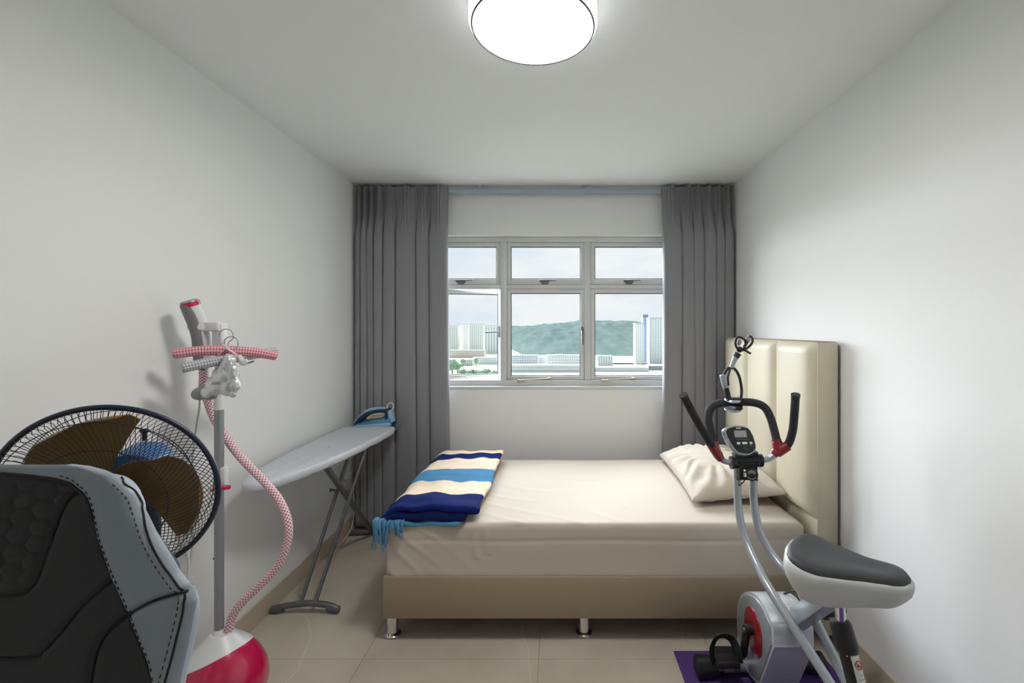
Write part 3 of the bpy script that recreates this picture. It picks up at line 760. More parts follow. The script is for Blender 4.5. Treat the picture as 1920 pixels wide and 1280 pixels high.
# ------------------------------------------------------------------ padded hangers
def hanger(pl_, pr, sag, m, hookm, label, bow):
    pl_, pr = Vector(pl_), Vector(pr); c = (pl_+pr)/2+Vector((0, 0, sag))
    t = thing('padded_hanger', c, label, 'hanger', 'padded hangers on the steamer')
    path = crom([pl_, pl_.lerp(c, .5)+Vector((0, 0, sag*.35)), c, pr.lerp(c, .5)+Vector((0, 0, sag*.35)), pr], 12)
    n = len(path)
    rad = [.020*min(1, math.sqrt(max(0, 1-(max(0, abs(2*i/(n-1)-1)-.90)/.10)**2))+.03)*(1-.12*abs(2*i/(n-1)-1)) for i in range(n)]
    mb = MB(); mb.tube(path, rad, 14); mb.build('padding', m, t)
    h0 = c+Vector((0, 0, .015))
    MB().tube(crom([h0, h0+Vector((.003, 0, .018)), h0+Vector((.024, -.004, .035)), h0+Vector((.020, -.006, .062)), h0+Vector((-.006, -.004, .070)), h0+Vector((-.030, 0, .058)), h0+Vector((-.034, .002, .040))], 6), .0018, 8).build('hook', hookm, t)
    if bow:
        MB().beam(c+Vector((.010, -.022, .012)), c+Vector((-.020, -.034, -.022)), .014, .003, .001).beam(c+Vector((.012, -.022, .012)), c+Vector((.052, -.020, -.016)), .014, .003, .001).ell(c+Vector((.012, -.022, .012)), (.009, .007, .008), sub=2).build('bow', 'ribbon_pink', t)
    return t
hanger(at(322, 664, 1.69), at(521, 668, 1.885), .018, 'gingham_pink', 'wire', 'pink gingham padded hanger with a bow on the steamer', True)
hanger(at(337, 691, 1.66), at(521, 658, 1.93), .004, 'gingham_grey', 'wire', 'grey gingham padded hanger below the pink one on the steamer', False)

# heat-proof mitt hung on the steamer head
mi = thing('heat_mitt', at(415, 745, 1.74), 'crumpled silver heat-proof mitt hanging below the hangers', 'mitt')
mm = MB()
Y_ = 1.745
for (px, py, rx, rz, ry, yo) in ((428, 680, .026, .034, .022, 0), (418, 705, .040, .044, .028, .0), (405, 722, .036, .040, .028, -.005), (392, 735, .034, .026, .026, -.004), (424, 725, .030, .036, .022, .0), (436, 700, .022, .040, .02, -.004), (441, 722, .014, .030, .014, -.010), (437, 738, .012, .012, .012, -.012)):
    p = at(px, py, Y_+yo); mm.ell(p, (rx, ry, rz), sub=3)
mo = mm.build('mitt_shell', 'mitt_silver', mi, True, 180)
md = mo.modifiers.new('remesh', 'REMESH'); md.mode = 'VOXEL'; md.voxel_size = .0035; md.use_smooth_shade = True
tx = bpy.data.textures.new('crumple', 'CLOUDS'); tx.noise_scale = .032
dm = mo.modifiers.new('crumple', 'DISPLACE'); dm.texture = tx; dm.strength = .016; dm.mid_level = .5
mm2 = MB(); mm2.ell(at(377, 737, Y_-.004), (.036, .024, .026), Matrix.Rotation(-.3, 3, 'Y'), sub=3).ell(at(392, 742, Y_-.004), (.030, .022, .016), sub=3)
m2 = mm2.build('mitt_palm', 'mitt_grey', mi, True, 180)
md = m2.modifiers.new('remesh', 'REMESH'); md.mode = 'VOXEL'; md.voxel_size = .005; md.use_smooth_shade = True

# ------------------------------------------------------------------ pedestal fan
FC = Vector((-1.128, 1.151, 1.082)); FR = .23
fn = Vector((.3127, -.9343, -.1712)).normalized(); fu = Vector((.9483, .3174, 0)).normalized(); fv = fn.cross(fu)
FM = Matrix((fu, fv, fn)).transposed().to_4x4(); FM.translation = FC
base_c = FC-fn*.19; base_c = Vector((base_c.x, base_c.y, 0))
fan = thing('pedestal_fan', base_c, 'standing fan with brown blades and a dark wire guard behind the chair', 'fan')
def ringpts(r, z, n=96): return [FM @ Vector((r*math.cos(2*PI*i/n), r*math.sin(2*PI*i/n), z)) for i in range(n)]
MB().tube(ringpts(FR, 0, 120), .0068, 10, closed=True).build('guard_ring', 'fan_frame', fan)
def guard(depth, sw, name, hubr, NW):
    g = MB()
    for i in range(NW):
        a0 = 2*PI*i/NW; p = []
        for k in range(13):
            t = k/12; r = hubr+(FR-hubr)*t
            z = depth*math.sqrt(max(0, 1-t**3.2)); a = a0+sw*t**1.0
            p.append(FM @ Vector((r*math.cos(a), r*math.sin(a), z)))
        g.tube(p, .00095, 4, caps=False)
    g.tube(ringpts(.142 if depth > 0 else .15, depth*math.sqrt(1-((.15-hubr)/(FR-hubr))**3.2)), .0013, 5, closed=True)
    g.tube(ringpts(.205, depth*math.sqrt(1-((.205-hubr)/(FR-hubr))**3.2)), .0011, 5, closed=True)
    o = g.build(name, 'fan_wire', fan); o['kind'] = 'stuff'; return o
guard(.060, .62, 'front_guard', .045, 100)
guard(-.075, -.55, 'rear_guard', .06, 100)
MB().lathe([(.001, .055), (.046, .055), (.048, .060), (.040, .066), (.001, .068)], 32, M=FM).build('guard_badge', 'fan_frame', fan)
MB().lathe([(.036, -.05), (.040, -.03), (.040, .02), (.030, .036), (.001, .040)], 32, M=FM).build('hub', 'black_plastic', fan)
# three broad blades
def blade(a_off):
    tr_ = [(.035, 34), (.07, 20), (.115, 8), (.16, 3), (.195, 0)]
    ld = [(.035, 150), (.057, 139), (.083, 120), (.126, 95), (.161, 89), (.184, 77), (.195, 60), (.198, 38), (.202, 20), (.2035, 8), (.195, 0)]
    poly = []
    for r, a in tr_: poly.append((r, a))
    outer = ld[::-1]
    # rows between trailing and leading edge at equal radius
    def lead(r):
        rs = [q[0] for q in ld[:9]]; as_ = [q[1] for q in ld[:9]]
        return float(np.interp(r, rs, as_))
    def trail(r): return float(np.interp(r, [q[0] for q in tr_], [q[1] for q in tr_]))
    rows = []
    for r in list(np.linspace(.034, .16, 12))+[.17, .18, .188, .194, .199, .2025]:
        l = lead(r) if r < .198 else 38-(r-.198)/.0045*26
        t = trail(r) if r < .195 else (r-.195)/.0075*8
        row = []
        for k in range(19):
            s_ = k/18; a = math.radians(t+(l-t)*s_+a_off)
            z = -.026+.040*(s_-.15)*(.45+.55*r/.2)-.010*math.sin(PI*s_)
            row.append(FM @ Vector((r*math.cos(a), r*math.sin(a), z)))
        rows.append(row)
    o = MB().grid(rows).build('blade', 'fan_blade', fan, True, 180)
    s = o.modifiers.new('thick', 'SOLIDIFY'); s.thickness = .0022
for a in (-53, 67+4, 191): blade(a)
BM = FM @ Matrix.Translation((0, 0, -.08))
MB().lathe([(.050, 0), (.066, -.01), (.070, -.05), (.066, -.10), (.050, -.135), (.020, -.150), (.001, -.152)], 36, M=BM).build('motor_housing', 'fan_motor', fan)
kb = FM @ Vector((.0, .070, -.175))
MB().rod(kb, kb+Vector((0, 0, .022)), .006).ell(kb+Vector((0, 0, .028)), (.012, .012, .007), sub=2).build('swing_knob', 'black_plastic', fan)
neck = FM @ Vector((0, -.06, -.14))
MB().rod(neck, Vector((base_c.x, base_c.y, neck.z-.07)), .020).rod(Vector((base_c.x, base_c.y, neck.z-.02)), Vector((base_c.x, base_c.y, neck.z-.16)), .026).build('neck', 'fan_frame', fan)
MB().rod((base_c.x, base_c.y, .03), (base_c.x, base_c.y, neck.z-.15), .013).build('stand_pole', 'steel', fan)
MB().lathe([(.19, 0), (.195, .006), (.19, .016), (.10, .032), (.035, .042), (.03, .12), (.02, .125)], 48, c=(base_c.x, base_c.y, 0)).build('base', 'fan_frame', fan)
MB().box((base_c.x-.03, base_c.y-.045, .72), (base_c.x+.03, base_c.y+.01, .80), .008).build('control_box', 'fan_frame', fan)
MB().tube(crom([neck, neck+Vector((.04, .05, -.12)), at(330, 985, 1.42), at(352, 1040, 1.44), at(350, 1100, 1.44), at(330, 1200, 1.44), Vector((-1.22, 1.46, .3)), Vector((-1.25, 1.48, .006)), Vector((-1.45, 1.5, .006))], 8), .0035, 8).build('power_cord', 'cord_white', fan)

# ------------------------------------------------------------------ gaming chair
ch = thing('gaming_chair', (-.756, .30, 0), 'dark grey high-backed gaming chair with black hexagon-quilted centre', 'chair')
th = math.radians(10); CP = Vector((-.756, .60, 1.15)); Cup = Vector((0, math.sin(th), math.cos(th))); Cn = Vector((0, -math.cos(th), math.sin(th)))
def cw(u, v, w=0.0): return CP+Vector((u, 0, 0))+Cup*v+Cn*w
Wv = [(-.62, .205), (-.52, .205), (-.42, .212), (-.30, .240), (-.20, .260), (-.104, .268), (-.054, .273), (-.010, .276), (.003, .271), (.011, .264), (.026, .249), (.049, .231), (.076, .209), (.107, .188), (.127, .174), (.140, .161), (.150, .146), (.157, .128), (.163, .103), (.166, .075)]
Bv = [(-.62, .150), (-.42, .165), (-.25, .222), (-.104, .242), (-.054, .214), (-.023, .195), (.029, .162), (.069, .140), (.103, .127), (.124, .116), (.134, .103), (.143, .087), (.150, .049), (.1525, .012), (.166, .010)]
def Wf(v): return float(np.interp(v, [a for a, _ in Wv], [b for _, b in Wv]))
def Bf(v): return float(np.interp(v, [a for a, _ in Bv], [b for _, b in Bv]))
hexl = [(.104, .133), (.088, .117), (.080, .086), (.073, .046), (.068, .019), (.060, .006), (.047, .0), (.0, -.001)]
s3l = [(.166, .018), (.131, -.016), (.109, -.048), (.092, -.068), (.079, -.074), (.0, -.076)]
crl = [(.267, .004), (.234, -.004), (.198, -.023), (.174, -.042), (.163, -.061), (.160, -.092), (.160, -.20), (.15, -.40)]
dbl = [(.150, .148), (.174, .127), (.190, .103), (.208, .072), (.235, .036), (.262, .006), (.269, -.010), (.266, -.054), (.261, -.104), (.252, -.2), (.232, -.3), (.205, -.42), (.20, -.6)]
bol = [(0, .1545), (.049, .150), (.087, .143), (.103, .134), (.116, .124), (.127, .103), (.140, .069), (.162, .029), (.195, -.023), (.214, -.054), (.242, -.104), (.222, -.25), (.165, -.42), (.150, -.62)]
def poly_dist(line):
    P = np.array([(p.x, p.y) for p in crom([(a, b_, 0) for a, b_ in line], 6)])
    A, B_ = P[:-1], P[1:]; D = B_-A; L2 = (D**2).sum(1)+1e-12
    def f(u, v):
        q = np.array([u, v]); t = np.clip(((q-A)*D).sum(1)/L2, 0, 1)
        return math.sqrt((((A+D*t[:, None])-q)**2).sum(1).min())
    return f
dh, d3, dc, dd = poly_dist(hexl), poly_dist(s3l), poly_dist(crl), poly_dist(dbl)
HXv = [b_ for a, b_ in hexl][::-1]; HXu = [a for a, b_ in hexl][::-1]
def hexedge(u, v):
    sx, sy = .0265, .0306/.022
    best = [9, 9]; y = v*sy
    c0 = round((u-.0085)/sx)
    for c in (c0-1, c0, c0+1):
        cx_ = .0085+c*sx; offy = 0.0153*(c % 2)
        r0 = round((y-.0275-offy)/.0306)
        for r in (r0-1, r0, r0+1):
            d = math.hypot(u-cx_, y-(.0275+offy+r*.0306))
            if d < best[0]: best = [d, best[0]]
            elif d < best[1]: best[1] = d
    return (best[1]-best[0])/2
def cdepth(u, v):
    W, B = Wf(v), Bf(v); a = abs(u)
    d = min(W-a, (.168-v)*1.2)
    e = min(1, max(0, d/.014)); w = -.012*(1-math.sqrt(max(0, 1-(1-e)**2)))
    if v > .1525 or a > B:
        s_ = (a-B)/max(W-B, .01) if v < .1525 else .5
        w += .012*math.sin(PI*min(1, max(0, s_)*.95+.02))**.8*max(0, min(1, 1-(v-.10)/.06))+.004*min(1, max(0, (v-.10)/.06))
    else:
        w += .004*(1-(a/max(B, .02))**2)
        if v < .14:
            inside = v > -.001 and a < float(np.interp(v, HXv, HXu))
            if inside:
                eh = hexedge(u, v); w += .0036*(1-math.exp(-(eh/.003)**2))-.0015
        w -= .005*math.exp(-(dh(a, v)/.004)**2)+.005*math.exp(-(d3(a, v)/.004)**2)
    if -.45 < v < .02: w -= .005*math.exp(-(dc(a, v)/.004)**2)
    return w
vrow = list(np.arange(-.62, -.12, .02))+list(np.arange(-.12, .150, .0024))+[.1505, .1525, .1545, .157, .160, .163, .1655]
nC, nB = 84, 26
cen_rows, rb, lb = [], [], []
for v in vrow:
    B, W = Bf(v), Wf(v)
    cen_rows.append([cw(u, v, cdepth(u*.9999, v)) for u in np.linspace(-B, B, nC)])
    ub = B+(W-B)*np.sin(np.linspace(0, PI/2, nB))
    r_ = [(u, cdepth(max(u, B+1e-6), v)) for u in ub]
    wl = r_[-1][1]
    rb.append([cw(u, v, w) for u, w in r_]); lb.append([cw(-u, v, w) for u, w in r_])
nvc = len([v for v in vrow if v <= .1526])
back = bpy.data.objects.new('backrest', None)
fr = MB(); 
MB().grid(cen_rows[:nvc]).build('centre_panel', 'suede', ch, True, 180)
topl = [[*l[::-1][:0], *r] for l, r in zip(lb, rb)]
bb = MB().grid(rb).grid(lb)
# the part of the wing above the panel closes across the top
tc_rows = [[cw(u, v, cdepth(u, v)) for u in np.linspace(-Bf(v), Bf(v), 9)] for v in vrow[nvc-1:]]
bb.grid(tc_rows)
# the rim rounds away to the back all along the outline
rim2 = [(Wf(v), v) for v in vrow]+[(u, .1655) for u in np.linspace(Wf(.1655), -Wf(.1655), 24)[1:-1]]+[(-Wf(v), v) for v in vrow[::-1]]
rq = np.array(rim2); rl = np.concatenate([[0], np.cumsum(np.hypot(*np.diff(rq, axis=0).T))]); rs_ = np.linspace(0, rl[-1], 240)
rim2 = list(zip(np.interp(rs_, rl, rq[:, 0]), np.interp(rs_, rl, rq[:, 1])))
nr = len(rim2); rimrows = []
for t in (0, .006, .016, .030, .048, .066, .080):
    row = []
    for i, (u, v) in enumerate(rim2):
        p, q = rim2[max(0, i-7)], rim2[min(nr-1, i+7)]
        tx_, ty_ = q[0]-p[0], q[1]-p[1]; L = math.hypot(tx_, ty_) or 1; Nu, Nv = ty_/L, -tx_/L
        k = .012*min(1, t/.016)*min(1, max(0, (.02-v)/.05))
        o_ = -(1.0*abs(Nu)+.22*abs(Nv))*t+k
        row.append(cw(u+Nu*o_, v+Nv*o_, cdepth(abs(u), v)-t))
    rimrows.append(row)
bb.grid(rimrows)
bb.build('side_bolster', 'leather_grey', ch, True, 180)
# shell of the back
bs = [[cw(u, v, -.085-.02*(1-(u/max(Wf(v), .01))**2)) for u in np.linspace(-max(.02, Wf(v)-.085-.08*max(0, v)), max(.02, Wf(v)-.085-.08*max(0, v)), 21)] for v in list(np.arange(-.62, .13, .03))+[.110, .125, .135]]
MB().grid(bs).build('back_shell', 'leather_grey', ch, True, 180)
def seam(line, r, name, m, lift=.0, vmin=-.62):
    for sgn in (1, -1):
        pts = [p for p in crom([(a, b_, 0) for a, b_ in line], 8) if p.y >= vmin]
        MB().tube([cw(sgn*p.x, p.y, cdepth(p.x, p.y)+lift) for p in pts], r, 6).build(name, m, ch)
seam(bol, .0020, 'piping', 'piping', .0005); seam(hexl, .0016, 'piping', 'piping', .001); seam(s3l, .0016, 'piping', 'piping', .001)
seam(crl, .0016, 'piping', 'piping', .002); seam(dbl, .0014, 'piping', 'piping', .0005)
def stitches(line, offs, name):
    for sgn in (1, -1):
        mb = MB(); pts = crom([(a, b_, 0) for a, b_ in line], 30)
        acc = 0; last = None
        for i in range(1, len(pts)):
            acc += (pts[i]-pts[i-1]).length
            if acc > .0078 and -.15 < pts[i].y < .145:
                acc = 0; t = (pts[i]-pts[i-1]).normalized(); nn = Vector((t.y, -t.x, 0))
                for o_ in offs:
                    a = pts[i]+nn*o_-t*.0021; b_ = pts[i]+nn*o_+t*.0021
                    if abs(a.x) > Wf(a.y)-.002: continue
                    mb.beam(cw(sgn*a.x, a.y, cdepth(abs(a.x), a.y)+.0006), cw(sgn*b_.x, b_.y, cdepth(abs(b_.x), b_.y)+.0006), .0010, .0010)
        if mb.v:
            o = mb.build(name, 'stitch', ch, False); o['kind'] = 'stuff'
stitches(bol, (-.006,), 'stitching'); stitches(dbl, (.005, -.005), 'stitching')
# seat, arms and base (below the picture)
MB().box((-1.00, .02, .43), (-.512, .54, .53), .04, 4).build('seat', 'suede', ch)
for s_ in (-1, 1):
    MB().tube(crom([(-.756+s_*.235, .06, .53), (-.756+s_*.245, .25, .545), (-.756+s_*.245, .48, .55)], 5), [.03, .045, .045], 14).build('seat_bolster', 'leather_grey', ch)
    MB().beam((-.756+s_*.29, .33, .42), (-.756+s_*.30, .33, .66), .06, .03, .008, (0, 1, 0)).beam((-.756+s_*.15, .33, .42), (-.756+s_*.305, .33, .42), .02, .06, .004).build('arm_post', 'black_plastic', ch)
    MB().box((-.756+s_*.30-.045, .20, .66), (-.756+s_*.30+.045, .46, .69), .012, 3).build('armrest', 'black_plastic', ch)
    MB().beam((-.756+s_*.19, .43, .45), (-.756+s_*.19, .545, .62), .05, .012, .003).build('recline_bracket', 'black_plastic', ch)
MB().box((-.90, .18, .395), (-.61, .42, .43), .006).build('seat_plate', 'black_plastic', ch)
MB().rod((-.756, .30, .10), (-.756, .30, .26), .027).rod((-.756, .30, .25), (-.756, .30, .395), .016).build('gas_lift', 'black_plastic', ch)
for k in range(5):
    a = 2*PI*k/5+.3; e = Vector((-.756+.30*math.cos(a), .30+.30*math.sin(a), .085))
    MB().beam((-.756, .30, .12), e, .05, .03, .008).build('base_leg', 'black_plastic', ch)
    t_ = Vector((-math.sin(a), math.cos(a), 0))
    MB().rod(e+Vector((0, 0, .01)), e-Vector((0, 0, .03)), .008).rod(e+t_*.026-Vector((0, 0, .055)), e+t_*.006-Vector((0, 0, .055)), .03).rod(e-t_*.026-Vector((0, 0, .055)), e-t_*.006-Vector((0, 0, .055)), .03).build('caster', 'black_plastic', ch)

# ------------------------------------------------------------------ purple exercise mat
em = MB().box((.545, .37, .0005), (1.222, 2.115, .0065), .002).build('exercise_mat', 'mat_purple')
tag(em, 'purple foam mat on the floor under the exercise bike', 'mat')

# ------------------------------------------------------------------ folding exercise bike
ZM = .0065
bike = thing('exercise_bike', (.95, 1.75, ZM), 'silver folding exercise bike with grey saddle and black handlebar on the mat', 'exercise bike')
FY = 1.965
MB().tube([(.64, FY, .045), (1.12, FY+.02, .045)], .025, 20).build('front_stabiliser', 'bike_silver', bike)
def foot_cap(c, s_, name='stabiliser_cap'):
    rows = []
    for t in np.linspace(0, 1, 8):
        x = c[0]+s_*(.005-.105*t); g = 1+.28*t; rows.append([(x, c[1]+.036*g*math.cos(a), max(ZM+.0005, c[2]+.036*g*math.sin(a)-.006*t)) for a in np.linspace(0, 2*PI, 25)])
    rows.insert(0, [(c[0]+s_*.005, c[1], c[2])]*25); rows.append([(c[0]-s_*.104, c[1], c[2])]*25)
    return MB().grid(rows).build(name, 'black_plastic', bike, True, 50)
foot_cap((.705, FY, .048), 1); foot_cap((1.06, FY+.02, .048), -1)
# flywheel housing: side outline in the YZ plane, given thickness along X
prof = [(1.725, .400), (1.712, .392), (1.702, .378), (1.698, .315), (1.703, .300), (1.80, .105), (1.822, .075), (1.90, .050), (1.965, .052), (2.02, .10), (2.045, .19), (2.02, .30), (1.95, .375), (1.86, .418), (1.79, .422)]
pr = [(p.x, p.y) for p in crom([(a, b_, 0) for a, b_ in prof], 4, True)]
HMx = Matrix(((0, 0, 1, .812), (1, 0, 0, 0), (0, 1, 0, 0), (0, 0, 0, 1)))
MB().prism(pr, .150, HMx, .022, 4).build('flywheel_housing', 'bike_shell', bike, True, 60)
MB().prism([(1.875+(a-1.875)*.90, .27+(b_-.27)*.90) for a, b_ in pr], .158, Matrix(((0, 0, 1, .808), (1, 0, 0, 0), (0, 1, 0, 0), (0, 0, 0, 1))), .010, 3).build('housing_rim', 'bike_silver', bike, True, 60)
dc_ = Vector((.806, 1.865, .268))
rd = [(.088*math.cos(a)*.92*(1+.12*(math.sin(a) < 0)*abs(math.sin(a))), .085*math.sin(a)*(1.12 if math.sin(a) < 0 else 1)) for a in np.linspace(0, 2*PI, 36, endpoint=False)]
MB().prism([(a, b_) for a, b_ in rd], .006, Matrix(((0, 0, -1, .8095), (1, 0, 0, dc_.y), (0, 1, 0, dc_.z), (0, 0, 0, 1))), .002).build('crank_disc', 'bike_red', bike)
MB().rod((.775, dc_.y, dc_.z), (1.0, dc_.y, dc_.z), .014).build('crank_axle', 'steel', bike)
c0 = Vector((.783, dc_.y, dc_.z)); c1 = Vector((.775, dc_.y+.02, .150))
MB().beam(c0+Vector((0, 0, .018)), c1, .020, .030, .006).rod(c0+Vector((.02, 0, 0)), c0-Vector((.012, 0, 0)), .019).build('crank_arm', 'black_plastic', bike)
MB().rod(c0-Vector((.013, 0, 0)), c0-Vector((.017, 0, 0)), .010).build('crank_cap', 'chrome', bike)
def pedal(c, s_):
    MB().box((c.x-s_*.02-.048, c.y-.052, c.z-.014), (c.x-s_*.02+.048, c.y+.052, c.z+.014), .008, 2).box((c.x-s_*.02-.044, c.y-.058, c.z-.020), (c.x-s_*.02-.020, c.y+.058, c.z-.010), .004).box((c.x-s_*.02+.020, c.y-.058, c.z-.020), (c.x-s_*.02+.044, c.y+.058, c.z-.010), .004).rod((c.x-s_*.02, c.y, c.z), (c.x+s_*.06, c.y, c.z), .008).build('pedal', 'black_plastic', bike)
    xs_ = c.x-s_*.02
    MB().tube(crom([(xs_-.052, c.y-.02, c.z-.01), (xs_-.058, c.y-.01, c.z+.035), (xs_-.035, c.y, c.z+.078), (xs_, c.y, c.z+.088), (xs_+.032, c.y, c.z+.070), (xs_+.048, c.y-.01, c.z+.03), (xs_+.050, c.y-.02, c.z-.008)], 6), .019, 10, flat=.14, up=(0, 0, 1)).build('pedal_strap', 'black_plastic', bike)
pedal(Vector((.718, dc_.y+.02, .142)), 1)
MB().beam((1.005, dc_.y, dc_.z), (1.015, dc_.y-.02, .405), .020, .030, .006).build('crank_arm', 'black_plastic', bike)
pedal(Vector((1.075, dc_.y-.02, .375)), -1)
# curved pair of main tubes
PL = at(1450, 1115, 1.72); FL = Vector((1.049, 1.086, .040))
lp = [at(1383, 872, 1.98), at(1383, 930, 1.975), at(1388, 975, 1.955), at(1400, 1015, 1.91), at(1420, 1060, 1.83), PL]
MB().tube(crom(lp+[PL.lerp(FL, .35)], 7)[:-1]+[PL.lerp(FL, k) for k in (.35, .7, 1)], .0165, 16).build('main_tube', 'bike_silver', bike)
PR_ = at(1494, 1095, 1.77); FRt = Vector((1.023, 1.163, .040))
rp_ = [at(1413, 880, 1.98), at(1413, 935, 1.975), at(1421, 985, 1.955), at(1436, 1020, 1.92), at(1460, 1055, 1.86), PR_]
MB().tube(crom(rp_+[PR_.lerp(FRt, .35)], 7)[:-1]+[PR_.lerp(FRt, k) for k in (.35, .7, 1)], .0165, 16).build('main_tube', 'bike_silver', bike)
MB().tube([(.78, 1.12, .036), (1.15, 1.12, .036)], .0245, 18).build('rear_stabiliser', 'bike_silver', bike)
for e_, s_ in (((.76, 1.12), -1), ((1.17, 1.12), 1)):
    dr = Vector((1, 0, 0))*s_; p = Vector((e_[0], e_[1], .042))
    MB().rod(p-dr*.03, p+dr*.03, .034, .036).build('stabiliser_cap', 'black_plastic', bike)
MB().rod(PL.lerp(FL, .62), PR_.lerp(FRt, .78), .009).build('cross_brace', 'bike_silver', bike)
# seat frame: square tube from the housing, sleeve down to the rear foot
sq0, sq1 = at(1490, 1165, 1.74), at(1588, 1092, 1.37)
MB().beam(sq0, sq1, .052, .062, .006).build('seat_frame', 'bike_silver', bike)
s0, s1, s2 = at(1577, 1172, 1.30), at(1605, 1280, 1.245), Vector((.89, 1.12, .04))
MB().rod(at(1574, 1120, 1.27), s0, .0135).build('seat_post', 'chrome', bike)
MB().tube([s0, s1, s2], .0235, 18).build('seat_sleeve', 'black_plastic', bike)
sd = (s1-s0).normalized()
MB().tube([s0-sd*.012, s0-sd*.004, s0+sd*.05, s0+sd*.062], [.024, .028, .030, .027], 24).build('sleeve_collar', 'black_plastic', bike)
for k in (-1, 0, 1):
    MB().ell(s0+sd*.058+Vector((.011*k-.006, -.029+.004*abs(k), 0)), (.0022, .0022, .0022), sub=1).build('collar_screw', 'chrome', bike)
# sticker with the red warning sign
fwd = Vector((.35, -.93, 0)).normalized(); fwd = (fwd-sd*fwd.dot(sd)).normalized(); sid = sd.cross(fwd)
a0 = s0+sd*.075+fwd*.0195+sid*(-.004)
stm = MB()
def sticker(mb, o, w, h, lift): 
    rows = []
    for t in (0, .25, .5, .75, 1):
        a = (t-.5)*w/.0235; rows.append([s0+sd*(o+h*q)+(fwd*math.cos(a)+sid*math.sin(a))*(.0238+lift) for q in (0, 1)])
    mb.grid(rows)
sticker(stm, .068, .034, .40, 0); stk = stm.build('warning_sticker', 'mark_white', bike, True, 180)
def on_sleeve(o, a, lift): return s0+sd*o+(fwd*math.cos(a)+sid*math.sin(a))*(.0238+lift)
MB().tube([on_sleeve(.090+.0098*math.sin(q), .44*math.cos(q), .0004) for q in np.linspace(0, 2*PI, 24, endpoint=False)], .0014, 5, closed=True).tube([on_sleeve(.090-.0068*k, .30*k, .0004) for k in np.linspace(-1, 1, 5)], .0012, 5).ell(on_sleeve(.092, .12, 0), (.004, .003, .004), sub=1).build('warning_sign', 'mark_red', stk)
for q in range(9):
    MB().tube([on_sleeve(.112+.010*q, a, .0003) for a in np.linspace(-.5, .5 if q % 3 else .2, 5)], .0007, 4).build('print_line', 'handle_grey', stk)
# saddle
SC, sdn = Vector((.800, 1.255, .0)), Vector((.743, -.669, 0)).normalized(); spn = Vector((sdn.y, -sdn.x, 0))
def sw(t): return float(np.interp(t, [0, .04, .10, .2, .34, .5, .66, .8, .9, .96, 1.0], [.03, .088, .113, .122, .116, .094, .073, .064, .056, .042, .012]))
ts = np.linspace(0, 1, 28)
so_ = [(t, sw(t)) for t in ts]+[(t, -sw(t)) for t in ts[::-1]]
SL = .298
def spt(t, w, k, z):  # k scales the outline about its middle
    tt = .5+(t-.5)*(1-(1-k)*.75); return SC+sdn*((tt-.5)*SL)+spn*(w*k)+Vector((0, 0, z))
def topz(t): return .856+.016*max(0, 1-t/.30)**1.4-.006*math.sin(PI*min(1, t*1.2))+.010*max(0, t-.6)
lev = []
for k, dz in ((.62, -.112), (.74, -.106), (.86, -.085), (.955, -.055), (1.0, -.028), (.995, -.012), (.965, -.003), (.93, .0)):
    row = [spt(t, w, k, topz(t)+dz*(1-.36*t)-(.004 if k > .9 else 0)) for t, w in so_]; row.append(row[0]); lev.append(row)
lev.insert(0, [SC+sdn*0+Vector((0, 0, .775))]*len(lev[0]))
MB().grid(lev).build('saddle_shell', 'bike_white', bike, True, 60)
lev = []
for k, dz in ((.93, -.004), (.90, .004), (.84, .010), (.7, .014), (.5, .014), (.3, .012), (.1, .011), (.0, .011)):
    row = []
    for t, w in so_:
        p = spt(t, w, k, topz(.5+(t-.5)*k)+dz+.010*max(0, 1-(.5+(t-.5)*k)/.35)*(abs(w*k)/.11)); row.append(p)
    row.append(row[0]); lev.append(row)
MB().grid(lev).build('saddle_pad', 'seat_black', bike, True, 180)
MB().rod(SC+Vector((.0, 0, .79)), at(1574, 1128, 1.265), .02).build('saddle_clamp', 'black_plastic', bike)
# lock pin and small fittings at the fold joint
MB().rod(at(1484, 1142, 1.74), at(1493, 1160, 1.70), .010).build('fold_bolt', 'chrome', bike)
MB().rod(at(1492, 1170, 1.69), at(1500, 1195, 1.66), .006).ell(at(1502, 1200, 1.655), (.012, .012, .018), sub=2).build('lock_pin', 'black_plastic', bike)
MB().tube(crom([at(1470, 1113, 1.86), at(1490, 1108, 1.80), at(1515, 1112, 1.75), at(1520, 1125, 1.74)], 6), .004, 6).build('sensor_cable', 'black_plastic', bike)
MB().beam(at(1459, 1125, 1.80), at(1466, 1142, 1.79), .012, .002).build('small_sticker', 'mark_white', bike)
# handlebar
HB = 1.97
MB().rod(at(1370, 867, HB), at(1427, 863, HB), .0255, seg=24).box(at(1378, 893, HB+.02), at(1419, 866, HB-.022), .006).box(at(1373, 856, HB+.02), at(1421, 848, HB-.010), .003).build('handlebar_clamp', 'black_plastic', bike)
MB().rod(at(1423.5, 863, HB), at(1428, 863, HB), .0275, seg=24).rod(at(1370, 867, HB), at(1373, 867, HB), .0275, seg=24).build('clamp_ring', 'black_plastic', bike)
MB().tube(crom([at(1372, 867, HB), at(1358, 864, HB), at(1346, 856, HB-.005)], 5), .0125, 14).build('handlebar_tube', 'bike_silver', bike)
MB().tube(crom([at(1426, 863, HB), at(1440, 860, HB), at(1456, 850, HB-.005)], 5), .0125, 14).build('handlebar_tube', 'bike_silver', bike)
MB().tube(crom([at(1341, 842, HB), at(1334, 812, HB+.02), at(1328, 786, HB+.035), at(1333, 765, HB+.045), at(1350, 756, HB+.05), at(1385, 753.5, HB+.05), at(1415, 755, HB+.05), at(1434, 764, HB+.045), at(1445, 784, HB+.035), at(1452, 808, HB+.02), at(1458, 832, HB)], 7), .0172, 16).build('inner_grip', 'foam_black', bike)
